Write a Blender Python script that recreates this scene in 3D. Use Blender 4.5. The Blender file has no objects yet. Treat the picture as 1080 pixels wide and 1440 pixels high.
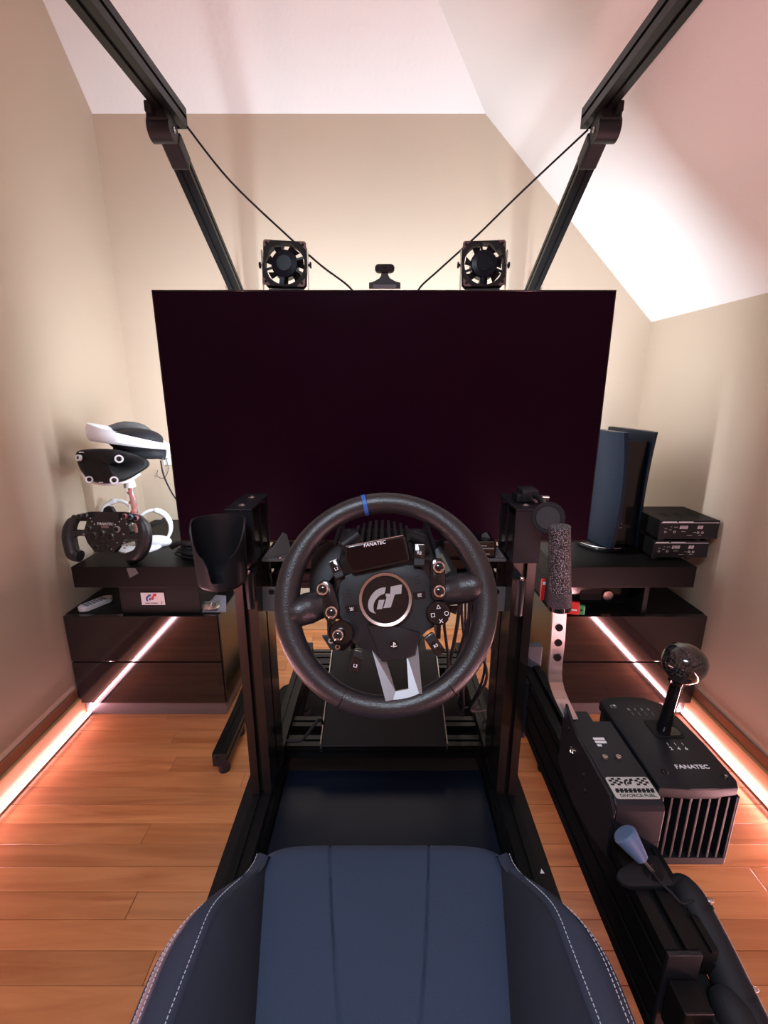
import bpy, bmesh, math, random
from mathutils import Vector, Matrix
random.seed(7)
PI = math.pi
C = bpy.context.scene.collection
scn = bpy.context.scene
# ------------------------------------------------------------------ camera
H = 1.1; PITCH = math.radians(14.75); F = 653.0
ct, st = math.cos(PITCH), math.sin(PITCH)
cd = bpy.data.cameras.new('camera'); cam = bpy.data.objects.new('camera', cd); C.objects.link(cam)
cd.sensor_fit = 'VERTICAL'; cd.sensor_height = 24.0; cd.lens = F/1440*24; cd.clip_start = .02
cam.location = (0, 0, H); cam.rotation_euler = (PI/2-PITCH, 0, 0); scn.camera = cam
# ------------------------------------------------------------------ world, lights, exposure
w = bpy.data.worlds.new('world'); scn.world = w; w.use_nodes = True
w.node_tree.nodes['Background'].inputs[0].default_value = (.5, .55, .6, 1)
w.node_tree.nodes['Background'].inputs[1].default_value = .05
vs = scn.view_settings; vs.view_transform = 'Standard'; vs.look = 'None'; vs.gamma = 1; vs.exposure = 0.0
vs.use_curve_mapping = False
def area(name, loc, target, sx, sy, power, col, spread=PI):
    l = bpy.data.lights.new(name, 'AREA'); l.shape = 'RECTANGLE'; l.size = sx; l.size_y = sy
    l.energy = power; l.color = col; l.spread = spread
    o = bpy.data.objects.new(name, l); C.objects.link(o); o.location = loc
    o.rotation_euler = (Vector(target)-Vector(loc)).to_track_quat('-Z', 'Y').to_euler(); return o
ROOM_P, TV_P, LED_E = 29, 8.4, 15.0
area('room_lamp', (-.1, -.75, 2.42), (0, .35, .4), .9, .5, ROOM_P, (.72, .86, 1.0), math.radians(125))
# bias lights on the back of the television, aimed at the wall behind it
TVC = (.86, .92, 1.0)
area('bias_lamp', (0, 1.42, 1.27), (0, 2.0, 1.33), 1.1, .03, TV_P, TVC)
area('bias_lamp', (0, 1.42, .72), (0, 2.0, .66), 1.1, .03, TV_P*.8, TVC)
area('bias_lamp', (-.53, 1.42, 1.0), (-.66, 2.0, 1.0), .03, .62, TV_P*.8, TVC)
area('bias_lamp', (.53, 1.42, 1.0), (.66, 2.0, 1.0), .03, .62, TV_P*.8, TVC)
# LED strips at the foot of both side walls shine inward and upward
for s_ in (-1, 1): area('led_strip_lamp', (s_*1.034, .2, .0135), (s_*.034, .2, .70), 3.4, .010, 24.0, (1.0, .50, .54), math.radians(150))
# ------------------------------------------------------------------ projecting helpers (measuring only)
def ray(px, py):
    a = (px-540)/F; b = -(py-720)/F
    return Vector((a, ct+b*st, -st+b*ct))
def at(px, py, Y):
    r = ray(px, py); return Vector((0, 0, H))+r*(Y/r.y)
def atz(px, py, z):
    r = ray(px, py); return Vector((0, 0, H))+r*((z-H)/r.z)
# ------------------------------------------------------------------ materials
def mat(name, col, rough=.5, metal=0, noise=0, nscale=40, bump=0, bscale=200, coat=0, emit=None, estr=0, spec=.5, trans=0, alpha=1):
    m = bpy.data.materials.new(name); m.use_nodes = True; n = m.node_tree.nodes; l = m.node_tree.links
    b = n['Principled BSDF']; b.inputs['Base Color'].default_value = (*col, 1)
    b.inputs['Roughness'].default_value = rough; b.inputs['Metallic'].default_value = metal
    b.inputs['Coat Weight'].default_value = coat; b.inputs['Coat Roughness'].default_value = .08
    b.inputs['Specular IOR Level'].default_value = spec
    b.inputs['Transmission Weight'].default_value = trans; b.inputs['Alpha'].default_value = alpha
    if emit: b.inputs['Emission Color'].default_value = (*emit, 1); b.inputs['Emission Strength'].default_value = estr
    tc = n.new('ShaderNodeNewGeometry')
    if noise:
        t = n.new('ShaderNodeTexNoise'); t.inputs['Scale'].default_value = nscale; t.inputs['Detail'].default_value = 4
        l.new(tc.outputs['Position'], t.inputs['Vector'])
        mx = n.new('ShaderNodeMix'); mx.data_type = 'RGBA'
        mx.inputs[6].default_value = (*[c*(1-noise) for c in col], 1); mx.inputs[7].default_value = (*[min(1, c*(1+noise)) for c in col], 1)
        l.new(t.outputs['Fac'], mx.inputs[0]); l.new(mx.outputs[2], b.inputs['Base Color'])
    if bump:
        t = n.new('ShaderNodeTexNoise'); t.inputs['Scale'].default_value = bscale; t.inputs['Detail'].default_value = 3
        l.new(tc.outputs['Position'], t.inputs['Vector'])
        bp = n.new('ShaderNodeBump'); bp.inputs['Strength'].default_value = bump; bp.inputs['Distance'].default_value = .002
        l.new(t.outputs['Fac'], bp.inputs['Height']); l.new(bp.outputs['Normal'], b.inputs['Normal'])
    return m
def wood(name, c1, c2, axis, rough=.3, coat=.2):
    m = bpy.data.materials.new(name); m.use_nodes = True; n = m.node_tree.nodes; l = m.node_tree.links
    b = n['Principled BSDF']; b.inputs['Roughness'].default_value = rough; b.inputs['Coat Weight'].default_value = coat
    b.inputs['Coat Roughness'].default_value = .2
    g = n.new('ShaderNodeNewGeometry'); oi = n.new('ShaderNodeObjectInfo')
    mu = n.new('ShaderNodeVectorMath'); mu.operation = 'MULTIPLY'
    sc = [26, 26, 26]; sc[axis] = 2.2; mu.inputs[1].default_value = sc
    l.new(g.outputs['Position'], mu.inputs[0])
    ad = n.new('ShaderNodeVectorMath'); ad.operation = 'ADD'
    sr = n.new('ShaderNodeVectorMath'); sr.operation = 'SCALE'; sr.inputs[0].default_value = (17, 31, 53)
    l.new(oi.outputs['Random'], sr.inputs['Scale']); l.new(mu.outputs[0], ad.inputs[0]); l.new(sr.outputs[0], ad.inputs[1])
    t = n.new('ShaderNodeTexNoise'); t.inputs['Scale'].default_value = 1.0; t.inputs['Detail'].default_value = 6; t.inputs['Distortion'].default_value = 1.2
    l.new(ad.outputs[0], t.inputs['Vector'])
    r = n.new('ShaderNodeValToRGB'); r.color_ramp.elements[0].position = .3; r.color_ramp.elements[0].color = (*c1, 1)
    r.color_ramp.elements[1].position = .62; r.color_ramp.elements[1].color = (*c2, 1)
    l.new(t.outputs['Fac'], r.inputs['Fac'])
    hs = n.new('ShaderNodeHueSaturation'); mr = n.new('ShaderNodeMapRange'); mr.inputs['To Min'].default_value = .84; mr.inputs['To Max'].default_value = 1.12
    l.new(oi.outputs['Random'], mr.inputs['Value']); l.new(mr.outputs[0], hs.inputs['Value']); l.new(r.outputs[0], hs.inputs['Color'])
    l.new(hs.outputs[0], b.inputs['Base Color'])
    bp = n.new('ShaderNodeBump'); bp.inputs['Strength'].default_value = .08; bp.inputs['Distance'].default_value = .002
    l.new(t.outputs['Fac'], bp.inputs['Height']); l.new(bp.outputs['Normal'], b.inputs['Normal'])
    return m
def weave(name, c1, c2, scale, rough=.3, coat=0.6):
    m = mat(name, c1, rough, coat=coat); n = m.node_tree.nodes; l = m.node_tree.links
    g = n.new('ShaderNodeTexCoord'); ch = n.new('ShaderNodeTexChecker'); ch.inputs['Scale'].default_value = scale
    ch.inputs['Color1'].default_value = (*c1, 1); ch.inputs['Color2'].default_value = (*c2, 1)
    mp = n.new('ShaderNodeMapping'); mp.inputs['Rotation'].default_value = (.5, .3, .78)
    l.new(g.outputs['Object'], mp.inputs['Vector']); l.new(mp.outputs[0], ch.inputs['Vector'])
    l.new(ch.outputs['Color'], n['Principled BSDF'].inputs['Base Color']); return m
M = {}
M['wall'] = mat('beige_wall_paint', (.53, .435, .335), .85, noise=.03, nscale=3, bump=.12, bscale=220)
M['ceil'] = mat('white_ceiling_paint', (.82, .81, .80), .9, noise=.02, nscale=4, bump=.5, bscale=60)
M['floor'] = wood('oak_floor', (.46, .160, .055), (.64, .268, .105), 0, .32, .25)
M['gap'] = mat('floor_joint', (.12, .05, .02), .8)
M['trim'] = wood('oak_trim', (.50, .27, .12), (.66, .40, .20), 1, .4, .1)
M['trimx'] = wood('oak_trim_back', (.50, .27, .12), (.66, .40, .20), 0, .4, .1)
M['cap'] = wood('shaded_trim', (.16, .07, .04), (.24, .11, .06), 1, .45, .1)  # cap moulding wood, darkened to paint in the shadow above the lit board
M['led'] = mat('led_diffuser', (1, .9, .85), .4, emit=(1.0, .50, .56), estr=LED_E)
M['gloss'] = mat('black_gloss_lacquer', (.010, .009, .010), .055, spec=.75)
M['satin'] = mat('black_brown_laminate', (.0045, .0040, .0040), .5, noise=.2, nscale=30, spec=.15)
M['side'] = mat('black_side_laminate', (.012, .011, .007), .28, spec=.6)
M['anodd'] = mat('dark_anodised_aluminium', (.0065, .0065, .007), .34, spec=.16)
M['plinth'] = mat('plinth_foil', (.16, .15, .16), .3, .6)
M['anod'] = mat('black_anodised_aluminium', (.060, .052, .050), .27, .85, spec=.6)
M['anod2'] = mat('black_powder_coat', (.010, .011, .015), .42, spec=.25, bump=.05, bscale=900)
M['plas'] = mat('black_plastic', (.010, .011, .014), .42, spec=.35, bump=.05, bscale=700)
M['matte'] = mat('matt_black', (.006, .006, .007), .65, spec=.3)
M['glossp'] = mat('gloss_black_plastic', (.007, .007, .008), .1, spec=.6)
M['ps5'] = mat('satin_black_shell', (.004, .007, .013), .30, spec=.16)
M['screen'] = mat('screen_glass', (.0090, .0010, .0065), .25, spec=.06)
M['leather'] = mat('black_leather', (.014, .0145, .018), .36, bump=.25, bscale=500, spec=.6)
M['blue'] = mat('blue_mark', (.015, .10, .42), .5)
M['fabric'] = mat('navy_black_fabric', (.026, .046, .092), .85, noise=.2, nscale=600, bump=.3, bscale=900)
M['fabric2'] = mat('black_side_fabric', (.009, .015, .030), .85, noise=.2, nscale=600, bump=.3, bscale=900)
M['vinyl'] = mat('dark_vinyl', (.020, .032, .062), .55, bump=.2, bscale=600)
M['thread'] = mat('pale_thread', (.55, .60, .68), .8)
M['chrome'] = mat('chrome', (.75, .72, .70), .12, 1)
M['alu'] = mat('brushed_aluminium', (.62, .58, .57), .3, .9, noise=.08, nscale=90)
M['gun'] = mat('copper_grey_metal', (.42, .33, .30), .3, .9)
M['grey'] = mat('grey_plate', (.10, .098, .10), .5)
M['capg'] = mat('dark_grey_cap', (.085, .088, .11), .55)
M['tone'] = mat('dull_grey_disc', (.038, .038, .042), .6, spec=.3)
M['white'] = mat('white_plastic', (.75, .76, .80), .35)
M['print'] = mat('white_print', (.75, .76, .8), .5)
M['printg'] = mat('grey_print', (.30, .29, .30), .5)
M['red'] = mat('red_print', (.6, .03, .03), .4)
M['redt'] = mat('red_tube', (.75, .10, .06), .3)
M['green'] = mat('green_print', (.03, .28, .10), .4)
M['navy'] = mat('blue_print', (.02, .06, .30), .4)
M['acryl'] = mat('clear_acrylic', (.95, .95, .95), .05, trans=.9)
M['carbon'] = weave('carbon_weave', (.007, .007, .008), (.022, .022, .024), 260, .35, .2)
M['knob'] = weave('carbon_knob', (.006, .0055, .0055), (.032, .030, .030), 300, .10, .5)
M['grip'] = mat('knurled_grip', (.05, .048, .055), .5, noise=.95, nscale=900, bump=1, bscale=900)
def speckle(name, scale, c1, c2, lo, hi):
    m = mat(name, c1, .45); n = m.node_tree.nodes; l = m.node_tree.links
    g = n.new('ShaderNodeNewGeometry'); v = n.new('ShaderNodeTexVoronoi'); v.inputs['Scale'].default_value = scale
    l.new(g.outputs['Position'], v.inputs['Vector']); rp = n.new('ShaderNodeValToRGB')
    rp.color_ramp.elements[0].position = lo; rp.color_ramp.elements[0].color = (*c2, 1); rp.color_ramp.elements[1].position = hi; rp.color_ramp.elements[1].color = (*c1, 1)
    l.new(v.outputs['Distance'], rp.inputs['Fac']); l.new(rp.outputs[0], n['Principled BSDF'].inputs['Base Color'])
    bp = n.new('ShaderNodeBump'); bp.invert = True; bp.inputs['Strength'].default_value = 1; bp.inputs['Distance'].default_value = .001
    l.new(v.outputs['Distance'], bp.inputs['Height']); l.new(bp.outputs['Normal'], n['Principled BSDF'].inputs['Normal']); return m
M['grip'] = speckle('knurled_grip', 560, (.006, .006, .008), (.75, .72, .80), .10, .40)
M['band'] = speckle('grip_band', 420, (.030, .028, .036), (.20, .19, .23), .05, .35)
M['bluegrey'] = mat('blue_grey_plastic', (.075, .14, .26), .5)
M['sticker'] = mat('silver_sticker', (.52, .52, .50), .45, .2)
M['rub'] = mat('rubber', (.009, .010, .014), .7, spec=.35)
M['mat'] = mat('black_floor_mat', (.006, .006, .007), .8, spec=.3, bump=.3, bscale=500)
M['mirror'] = mat('chrome_screw', (.5, .5, .52), .2, 1)
M['pcb'] = mat('fan_corner', (.12, .07, .065), .5, .3)
M['lcd'] = mat('seven_segment', (.62, .60, .62), .5)
M['paddle'] = mat('olive_grey', (.10, .085, .05), .5)
M['padw'] = mat('grey_leatherette', (.10, .10, .10), .6, noise=.3, nscale=200)
M['copper'] = mat('amber_lens', (.5, .25, .1), .3)
# ------------------------------------------------------------------ mesh builder
def frame(o, x, y, z=None):
    x = Vector(x).normalized(); y = Vector(y); z = x.cross(y).normalized() if z is None else Vector(z)
    y = z.cross(x).normalized(); m = Matrix((x, y, z)).transposed().to_4x4(); m.translation = Vector(o); return m
class MB:
    def __init__(s, fr=None): s.bm = bmesh.new(); s.fr = fr or Matrix()
    def _x(s, vs, mtx=None):
        mm = s.fr @ (mtx or Matrix())
        bmesh.ops.transform(s.bm, matrix=mm, verts=vs)
    def box(s, c, d, bev=0, rot=None, seg=2):
        r = bmesh.ops.create_cube(s.bm, size=1); vs = r['verts']
        bmesh.ops.transform(s.bm, matrix=Matrix.Diagonal((*d, 1)), verts=vs)
        if bev:
            es = list({e for v in vs for e in v.link_edges})
            rr = bmesh.ops.bevel(s.bm, geom=es, offset=min(bev, min(d)*.45), segments=seg, affect='EDGES', profile=.5)
            vs = list({v for f in rr['faces'] for v in f.verts} | {v for v in vs if v.is_valid})
        m = Matrix.Translation(Vector(c)) @ (rot.to_4x4() if rot else Matrix())
        s._x(vs, m); return s
    def bx(s, x0, x1, y0, y1, z0, z1, bev=0):
        return s.box(((x0+x1)/2, (y0+y1)/2, (z0+z1)/2), (abs(x1-x0), abs(y1-y0), abs(z1-z0)), bev)
    def cyl(s, a, b, r, r2=None, n=20, cap=True):
        a = Vector(a); b = Vector(b); d = b-a
        q = d.to_track_quat('Z', 'Y').to_matrix().to_4x4()
        rr = bmesh.ops.create_cone(s.bm, cap_ends=cap, segments=n, radius1=r, radius2=r if r2 is None else r2, depth=d.length)
        s._x(rr['verts'], Matrix.Translation((a+b)/2) @ q); return s
    def ball(s, c, r, sc=(1, 1, 1), n=24):
        rr = bmesh.ops.create_uvsphere(s.bm, u_segments=n, v_segments=n//2, radius=r)
        s._x(rr['verts'], Matrix.Translation(Vector(c)) @ Matrix.Diagonal((*sc, 1))); return s
    def prism(s, pts, z0, z1, bev=0, fr=None):
        f = s.fr @ (fr or Matrix())
        a = [s.bm.verts.new((p[0], p[1], z0)) for p in pts]; b = [s.bm.verts.new((p[0], p[1], z1)) for p in pts]
        n = len(pts); fs = [s.bm.faces.new(a[::-1]), s.bm.faces.new(b)]
        for i in range(n): fs.append(s.bm.faces.new((a[i], a[(i+1) % n], b[(i+1) % n], b[i])))
        vs = a+b
        if bev:
            es = [e for e in fs[1].edges]+[e for e in fs[0].edges]
            rr = bmesh.ops.bevel(s.bm, geom=es, offset=bev, segments=2, affect='EDGES', profile=.5)
            vs = list({v for ff in rr['faces'] for v in ff.verts} | {v for v in vs if v.is_valid})
        bmesh.ops.transform(s.bm, matrix=f, verts=vs); return s
    def extr(s, sec, a, b, up=(0, 0, 1)):
        a = Vector(a); b = Vector(b); z = (b-a).normalized(); x = Vector(up).cross(z).normalized(); y = z.cross(x)
        m = Matrix((x, y, z)).transposed().to_4x4(); m.translation = a
        return s.prism(sec, 0, (b-a).length, fr=m)
    def loft(s, rings, close=True, caps=True):
        vr = [[s.bm.verts.new(s.fr @ Vector(p)) for p in r] for r in rings]; n = len(vr[0])
        for i in range(len(vr)-1):
            for j in range(n if close else n-1):
                k = (j+1) % n
                s.bm.faces.new((vr[i][j], vr[i][k], vr[i+1][k], vr[i+1][j]))
        if caps and close:
            s.bm.faces.new(vr[0][::-1]); s.bm.faces.new(vr[-1])
        return s
    def tube(s, pts, r, n=10, closed=False, cap=True, sub=0):
        pts = [Vector(p) for p in pts]
        if sub: pts, r = smooth(pts, r, sub, closed)
        N = len(pts); rr = r if isinstance(r, (list, tuple)) else [r]*N; rings = []; up = None
        for i, p in enumerate(pts):
            if closed: t = pts[(i+1) % N]-pts[i-1]
            else: t = pts[min(i+1, N-1)]-pts[max(i-1, 0)]
            t.normalize()
            if up is None: up = Vector((0, 0, 1)) if abs(t.z) < .9 else Vector((1, 0, 0))
            x = (up-t*up.dot(t)).normalized(); up = x; y = t.cross(x)
            rings.append([p+(x*math.cos(2*PI*k/n)+y*math.sin(2*PI*k/n))*rr[i] for k in range(n)])
        if closed:
            vr = [[s.bm.verts.new(s.fr @ q) for q in g] for g in rings]
            for i in range(N):
                a, b = vr[i], vr[(i+1) % N]
                for j in range(n): k = (j+1) % n; s.bm.faces.new((a[j], a[k], b[k], b[j]))
            return s
        return s.loft(rings, True, cap)
    def lathe(s, prof, c=(0, 0, 0), n=40, ax=None, caps=True):
        m = Matrix.Translation(Vector(c))
        if ax is not None: m = m @ Vector(ax).to_track_quat('Z', 'Y').to_matrix().to_4x4()
        return s.loft([[m @ Vector((r*math.cos(2*PI*k/n), r*math.sin(2*PI*k/n), z)) for k in range(n)] for r, z in prof], True, caps)
    def build(s, name, m, parent=None, sm=None):
        bmesh.ops.recalc_face_normals(s.bm, faces=s.bm.faces)
        me = bpy.data.meshes.new(name); s.bm.to_mesh(me); s.bm.free()
        return link(name, me, m, parent, sm)
def link(name, me, m, parent=None, sm=None):
    if m is not None: me.materials.clear(); me.materials.append(M[m] if isinstance(m, str) else m)
    if sm is not None:
        me.polygons.foreach_set('use_smooth', [True]*len(me.polygons))
        try: me.set_sharp_from_angle(angle=math.radians(sm))
        except Exception: pass
    o = bpy.data.objects.new(name, me); C.objects.link(o)
    if parent: par(o, parent)
    return o
def par(o, p):
    o.parent = p
    mw = Matrix.Translation(p.location) if p.type == 'EMPTY' else Matrix()
    o.matrix_parent_inverse = mw.inverted()
def smooth(pts, r, sub, closed=False):
    N = len(pts); out = []; ro = []
    isr = isinstance(r, (list, tuple))
    rng = N if closed else N-1
    for i in range(rng):
        g = (lambda k: pts[k % N]) if closed else (lambda k: pts[max(0, min(N-1, k))])
        p0, p1, p2, p3 = g(i-1), g(i), g(i+1), g(i+2)
        for j in range(sub):
            t = j/sub
            out.append(.5*((2*p1)+(p2-p0)*t+(2*p0-5*p1+4*p2-p3)*t*t+(3*p1-p0-3*p2+p3)*t**3))
            if isr: ro.append(r[i]*(1-t)+r[(i+1) % N]*t)
    if not closed:
        out.append(pts[-1]); 
        if isr: ro.append(r[-1])
    return out, (ro if isr else r)
def thing(name, label, cat, loc=(0, 0, 0), group=None):
    o = bpy.data.objects.new(name, None); C.objects.link(o); o.location = loc; o.empty_display_size = .05
    o['label'] = label; o['category'] = cat
    if group: o['group'] = group
    return o
def tag(o, label, cat, group=None):
    o['label'] = label; o['category'] = cat
    if group: o['group'] = group
    return o
def struct(o): o['kind'] = 'structure'; return o
def text(s, fr, size, m, name='lettering', parent=None, depth=.0003, ax='CENTER', sx=1, shear=0):
    cu = bpy.data.curves.new('t', 'FONT'); cu.body = s; cu.size = size; cu.align_x = ax; cu.align_y = 'CENTER'
    cu.extrude = depth; cu.resolution_u = 3; cu.shear = shear; cu.offset = size*.012
    o = bpy.data.objects.new('t', cu); C.objects.link(o)
    dg = bpy.context.evaluated_depsgraph_get(); me = bpy.data.meshes.new_from_object(o.evaluated_get(dg))
    bpy.data.objects.remove(o)
    me.transform(fr @ Matrix.Diagonal((sx, 1, 1, 1))); me.name = name
    return link(name, me, m, parent)
def slot_section(w, h, mod=.04, sw=.008, dp=.006):
    # T-slot aluminium profile outline, centred
    pts = []
    def side(p, q, L):
        d = (Vector(q)-Vector(p)).normalized(); nrm = Vector((-d.y, d.x))
        k = max(1, round(L/mod)); pts.append(tuple(p))
        for i in range(k):
            c = Vector(p)+d*L*(i+.5)/k
            for (a, b) in ((-sw/2, 0), (-sw/2, dp), (sw/2, dp), (sw/2, 0)):
                v = c+d*a+nrm*b; pts.append((v.x, v.y))
    A = (-w/2, -h/2); B = (w/2, -h/2); Cc = (w/2, h/2); D = (-w/2, h/2)
    side(A, B, w); side(B, Cc, h); side(Cc, D, w); side(D, A, h); return pts
def bar(name, a, b, w, h, parent, m='anod', up=(0, 0, 1)):
    return MB().extr(slot_section(w, h), a, b, up).build(name, m, parent)
def arc(cx, cy, r, a0, a1, n=16, r2=None):
    return [(cx+r*math.cos(math.radians(a0+(a1-a0)*i/n)), cy+(r2 or r)*math.sin(math.radians(a0+(a1-a0)*i/n))) for i in range(n+1)]
def rrect(w, h, r, n=5, cx=0, cy=0):
    o = []
    for (x, y, a) in ((w/2-r, h/2-r, 0), (-w/2+r, h/2-r, 90), (-w/2+r, -h/2+r, 180), (w/2-r, -h/2+r, 270)): o += arc(cx+x, cy+y, r, a, a+90, n)
    return o
def screw(c, ax, r, parent, m='mirror', name='bolt'):
    ax = Vector(ax).normalized(); c = Vector(c)
    return MB().lathe([(r, -.001), (r, .0012), (r*.8, .0022), (r*.5, .0022), (r*.45, .0008), (.0001, .0008)], c, 16, ax).build(name, m, parent, 40)
# GT emblem strokes in a unit frame (roughly -1..1)
def gt_polys():
    g = [(.03, .62), (-.16, .62), (-.39, .55), (-.58, .44), (-.74, .28), (-.88, .08), (-.98, -.14), (-1.02, -.36), (-1.0, -.55), (-.94, -.70), (-.83, -.80), (-.53, -.89), (-.64, -.78), (-.69, -.65), (-.70, -.50), (-.69, -.35), (-.62, -.18), (-.53, -.04), (-.41, .08), (-.28, .18), (-.05, .26)]
    return [g[::-1], [(-.39, -.11), (-.05, -.08), (-.19, -.62), (-.51, -.64)][::-1], [(.31, .67), (.97, .80), (.93, .26), (.55, .21), (.31, -.53), (-.12, -.57), (.08, .10), (0, .11), (.03, .27), (.27, .25)][::-1]]
def gt_logo(fr, size, mats, parent, depth=.0006, name='emblem'):
    for k, pl in enumerate(gt_polys()):
        MB(fr).prism([(x*size, y*size) for x, y in pl], 0, depth).build(name, mats[k % len(mats)], parent)
# ================================================================== ROOM
XL, XR, YB, YF = -1.06, 1.075, 2.0, -1.6
ZB, ZK, ZT = 2.07, 1.363, 2.5           # back wall top, right knee, flat ceiling
XK = XR-(ZB-ZK)                           # where the right slope meets the back wall top
fl = MB(); fl.bx(XL-.1, XR+.1, YF-.1, YB+.1, -.1, -.0125); floor = struct(fl.build('floor', 'gap'))
PW = .0572
row = 0; y = YB; 
while y > .12:
    x = XL+.001; first = random.uniform(.25, 1.2); L = first
    while x < XR-.001:
        x1 = min(x+L, XR-.001)
        if XR-x1 < .12: x1 = XR-.001
        MB().bx(x+.0005, x1-.0005, y-PW+.0005, y-.0005, -.013, random.uniform(-.0004, 0), .0009).build('plank', 'floor', floor)
        x = x1; L = random.uniform(.5, 1.3)
    y -= PW; row += 1
b = MB(); 
while y > YF+.05: b.bx(XL+.001, XR-.001, y-PW+.0005, y-.0005, -.013, 0); y -= PW
o = b.build('plank', 'floor', floor); o['kind'] = 'stuff'
# walls
def poly_slab(name, pts, nrm, th, m):
    nrm = Vector(nrm)*th; b = MB(); b.loft([[Vector(p) for p in pts], [Vector(p)+nrm for p in pts]]); return struct(b.build(name, m))
YT = YB-(ZT-ZB)                          # where the back slope reaches the flat ceiling
XT = XK-(ZT-ZB)
poly_slab('wall_back', [(XL, YB, -.05), (XR, YB, -.05), (XR, YB, ZK), (XK, YB, ZB), (XL, YB, ZB)], (0, 1, 0), .1, 'wall')
poly_slab('wall_left', [(XL, YF, -.05), (XL, YB, -.05), (XL, YB, ZB), (XL, YT, ZT), (XL, YF, ZT)], (-1, 0, 0), .1, 'wall')
poly_slab('wall_right', [(XR, YF, -.05), (XR, YB, -.05), (XR, YB, ZK), (XR, YF, ZK)], (1, 0, 0), .1, 'wall')
poly_slab('wall_front', [(XL, YF, -.05), (XR, YF, -.05), (XR, YF, ZK), (XT, YF, ZT), (XL, YF, ZT)], (0, -1, 0), .1, 'wall')
poly_slab('ceiling', [(XL, YF, ZT), (XT, YF, ZT), (XT, YT, ZT), (XL, YT, ZT)], (0, 0, 1), .1, 'ceil')
poly_slab('ceiling', [(XL, YT, ZT), (XT, YT, ZT), (XK, YB, ZB), (XL, YB, ZB)], (0, 0, 1), .1, 'ceil')
poly_slab('ceiling', [(XR, YF, ZK), (XR, YB, ZK), (XK, YB, ZB), (XT, YT, ZT), (XT, YF, ZT)], (.5, 0, 1), .1, 'ceil')
# baseboards: thick oak board with a thin cap above, its shade painted in as darker wood, led channel on the floor
for nm, s, X in (('baseboard_left', 1, XL), ('baseboard_right', -1, XR)):
    o = struct(MB().bx(X, X+s*.017, YF, YB, 0, .072, .002).build(nm, 'trim'))
    MB().bx(X, X+s*.008, YF, YB, .072, .108, .003).build('cap_moulding', 'cap', o)
    t = thing('led_strip', 'glowing pinkish LED strip along the foot of the %s wall' % ('left' if s == 1 else 'right'), 'led strip', (X+s*.025, 0, 0))
    MB().bx(X+s*.0200, X+s*.036, YF, YB-.02, 0, .006, .001).build('channel', 'alu', t)
    MB().bx(X+s*.0225, X+s*.0335, YF, YB-.02, .006, .013, .002).build('diffuser', 'led', t)
o = struct(MB().bx(XL+.018, XR-.018, YB-.014, YB, 0, .10, .002).build('baseboard_back', 'trimx'))
# ================================================================== FURNITURE
YC = 1.382
def cabinet(s, xo, xi, side):
    t = thing('cabinet', 'low glossy black two-drawer cabinet on the %s, reflecting the LED strip' % side, 'cabinet', ((xo+xi)/2, 1.65, 0))
    MB().bx(xo, xi, YC+.018, 1.93, .052, .384, .001).build('body', 'satin', t)
    for z0, z1 in ((.054, .212), (.216, .383)):
        MB().bx(xo+.001*s, xi-.001*s, YC, YC+.018, z0, z1, .0012).build('drawer_front', 'gloss', t)
    MB().bx(xi-.0*s, xi+.004*s, YC+.004, 1.93, .052, .384, .0005).build('side_panel', 'side', t)
    MB().bx(xo+.012*s, xi-.004*s, YC+.012, 1.90, 0, .051, .001).build('plinth', 'plinth', t)
    return t
cabinet(1, -1.052, -.545, 'left')
cabinet(-1, 1.060, .557, 'right')
def shelf(s, xo, xi, side, r0, r1):
    t = thing('shelf_unit', 'thick matt black shelf on a riser above the %s cabinet' % side, 'shelf', ((xo+xi)/2, 1.6, .385))
    MB().bx(xo, xi, 1.368, 1.92, .491, .561, .0012).build('shelf_board', 'satin', t)
    if s == 1: MB().bx(r0, r1, 1.40, 1.88, .3855, .4908, .001).build('riser', 'matte', t)
    else:
        MB().bx(r1-.016, r1, 1.40, 1.88, .3855, .4908, .001).build('riser', 'matte', t)
        MB().bx(r0, r0+.016, 1.40, 1.88, .3855, .4908, .001).build('riser', 'matte', t)
        MB().bx(r0+.017, r1-.017, 1.87, 1.88, .3855, .4908).build('back_panel', 'matte', t)
    return t
shelf(1, -.985, -.545, 'left', -.865, -.605)
shelf(-1, .985, .545, 'right', .56, .866)
# ================================================================== TELEVISION
tv = thing('television', 'large black television with a dark purple-black blank screen', 'television', (0, 1.35, .655))
TW, T0, T1 = .6125, .655, 1.354
MB().bx(-TW+.004, TW-.004, 1.329, 1.334, T0+.008, T1-.004, .0005).build('screen', 'screen', tv)
b = MB()
b.bx(-TW, TW, 1.330, 1.340, T1-.0035, T1, .001); b.bx(-TW, TW, 1.330, 1.340, T0, T0+.0075, .001)
b.bx(-TW, -TW+.0035, 1.330, 1.340, T0, T1, .001); b.bx(TW-.0035, TW, 1.330, 1.340, T0, T1, .001)
b.bx(-TW, TW, 1.3345, 1.342, T0, T1, .001); b.build('bezel', 'glossp', tv)
MB().bx(-.46, .46, 1.342, 1.39, T0+.02, T0+.40, .01).build('back_housing', 'matte', tv)
b = MB()
for (x0, x1, z0, z1) in ((-.56, .56, 1.30, 1.31), (-.56, .56, .69, .70), (-.56, -.55, .70, 1.30), (.55, .56, .70, 1.30)): b.bx(x0, x1, 1.343, 1.347, z0, z1)
b.build('bias_light_tape', 'white', tv)
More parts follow.
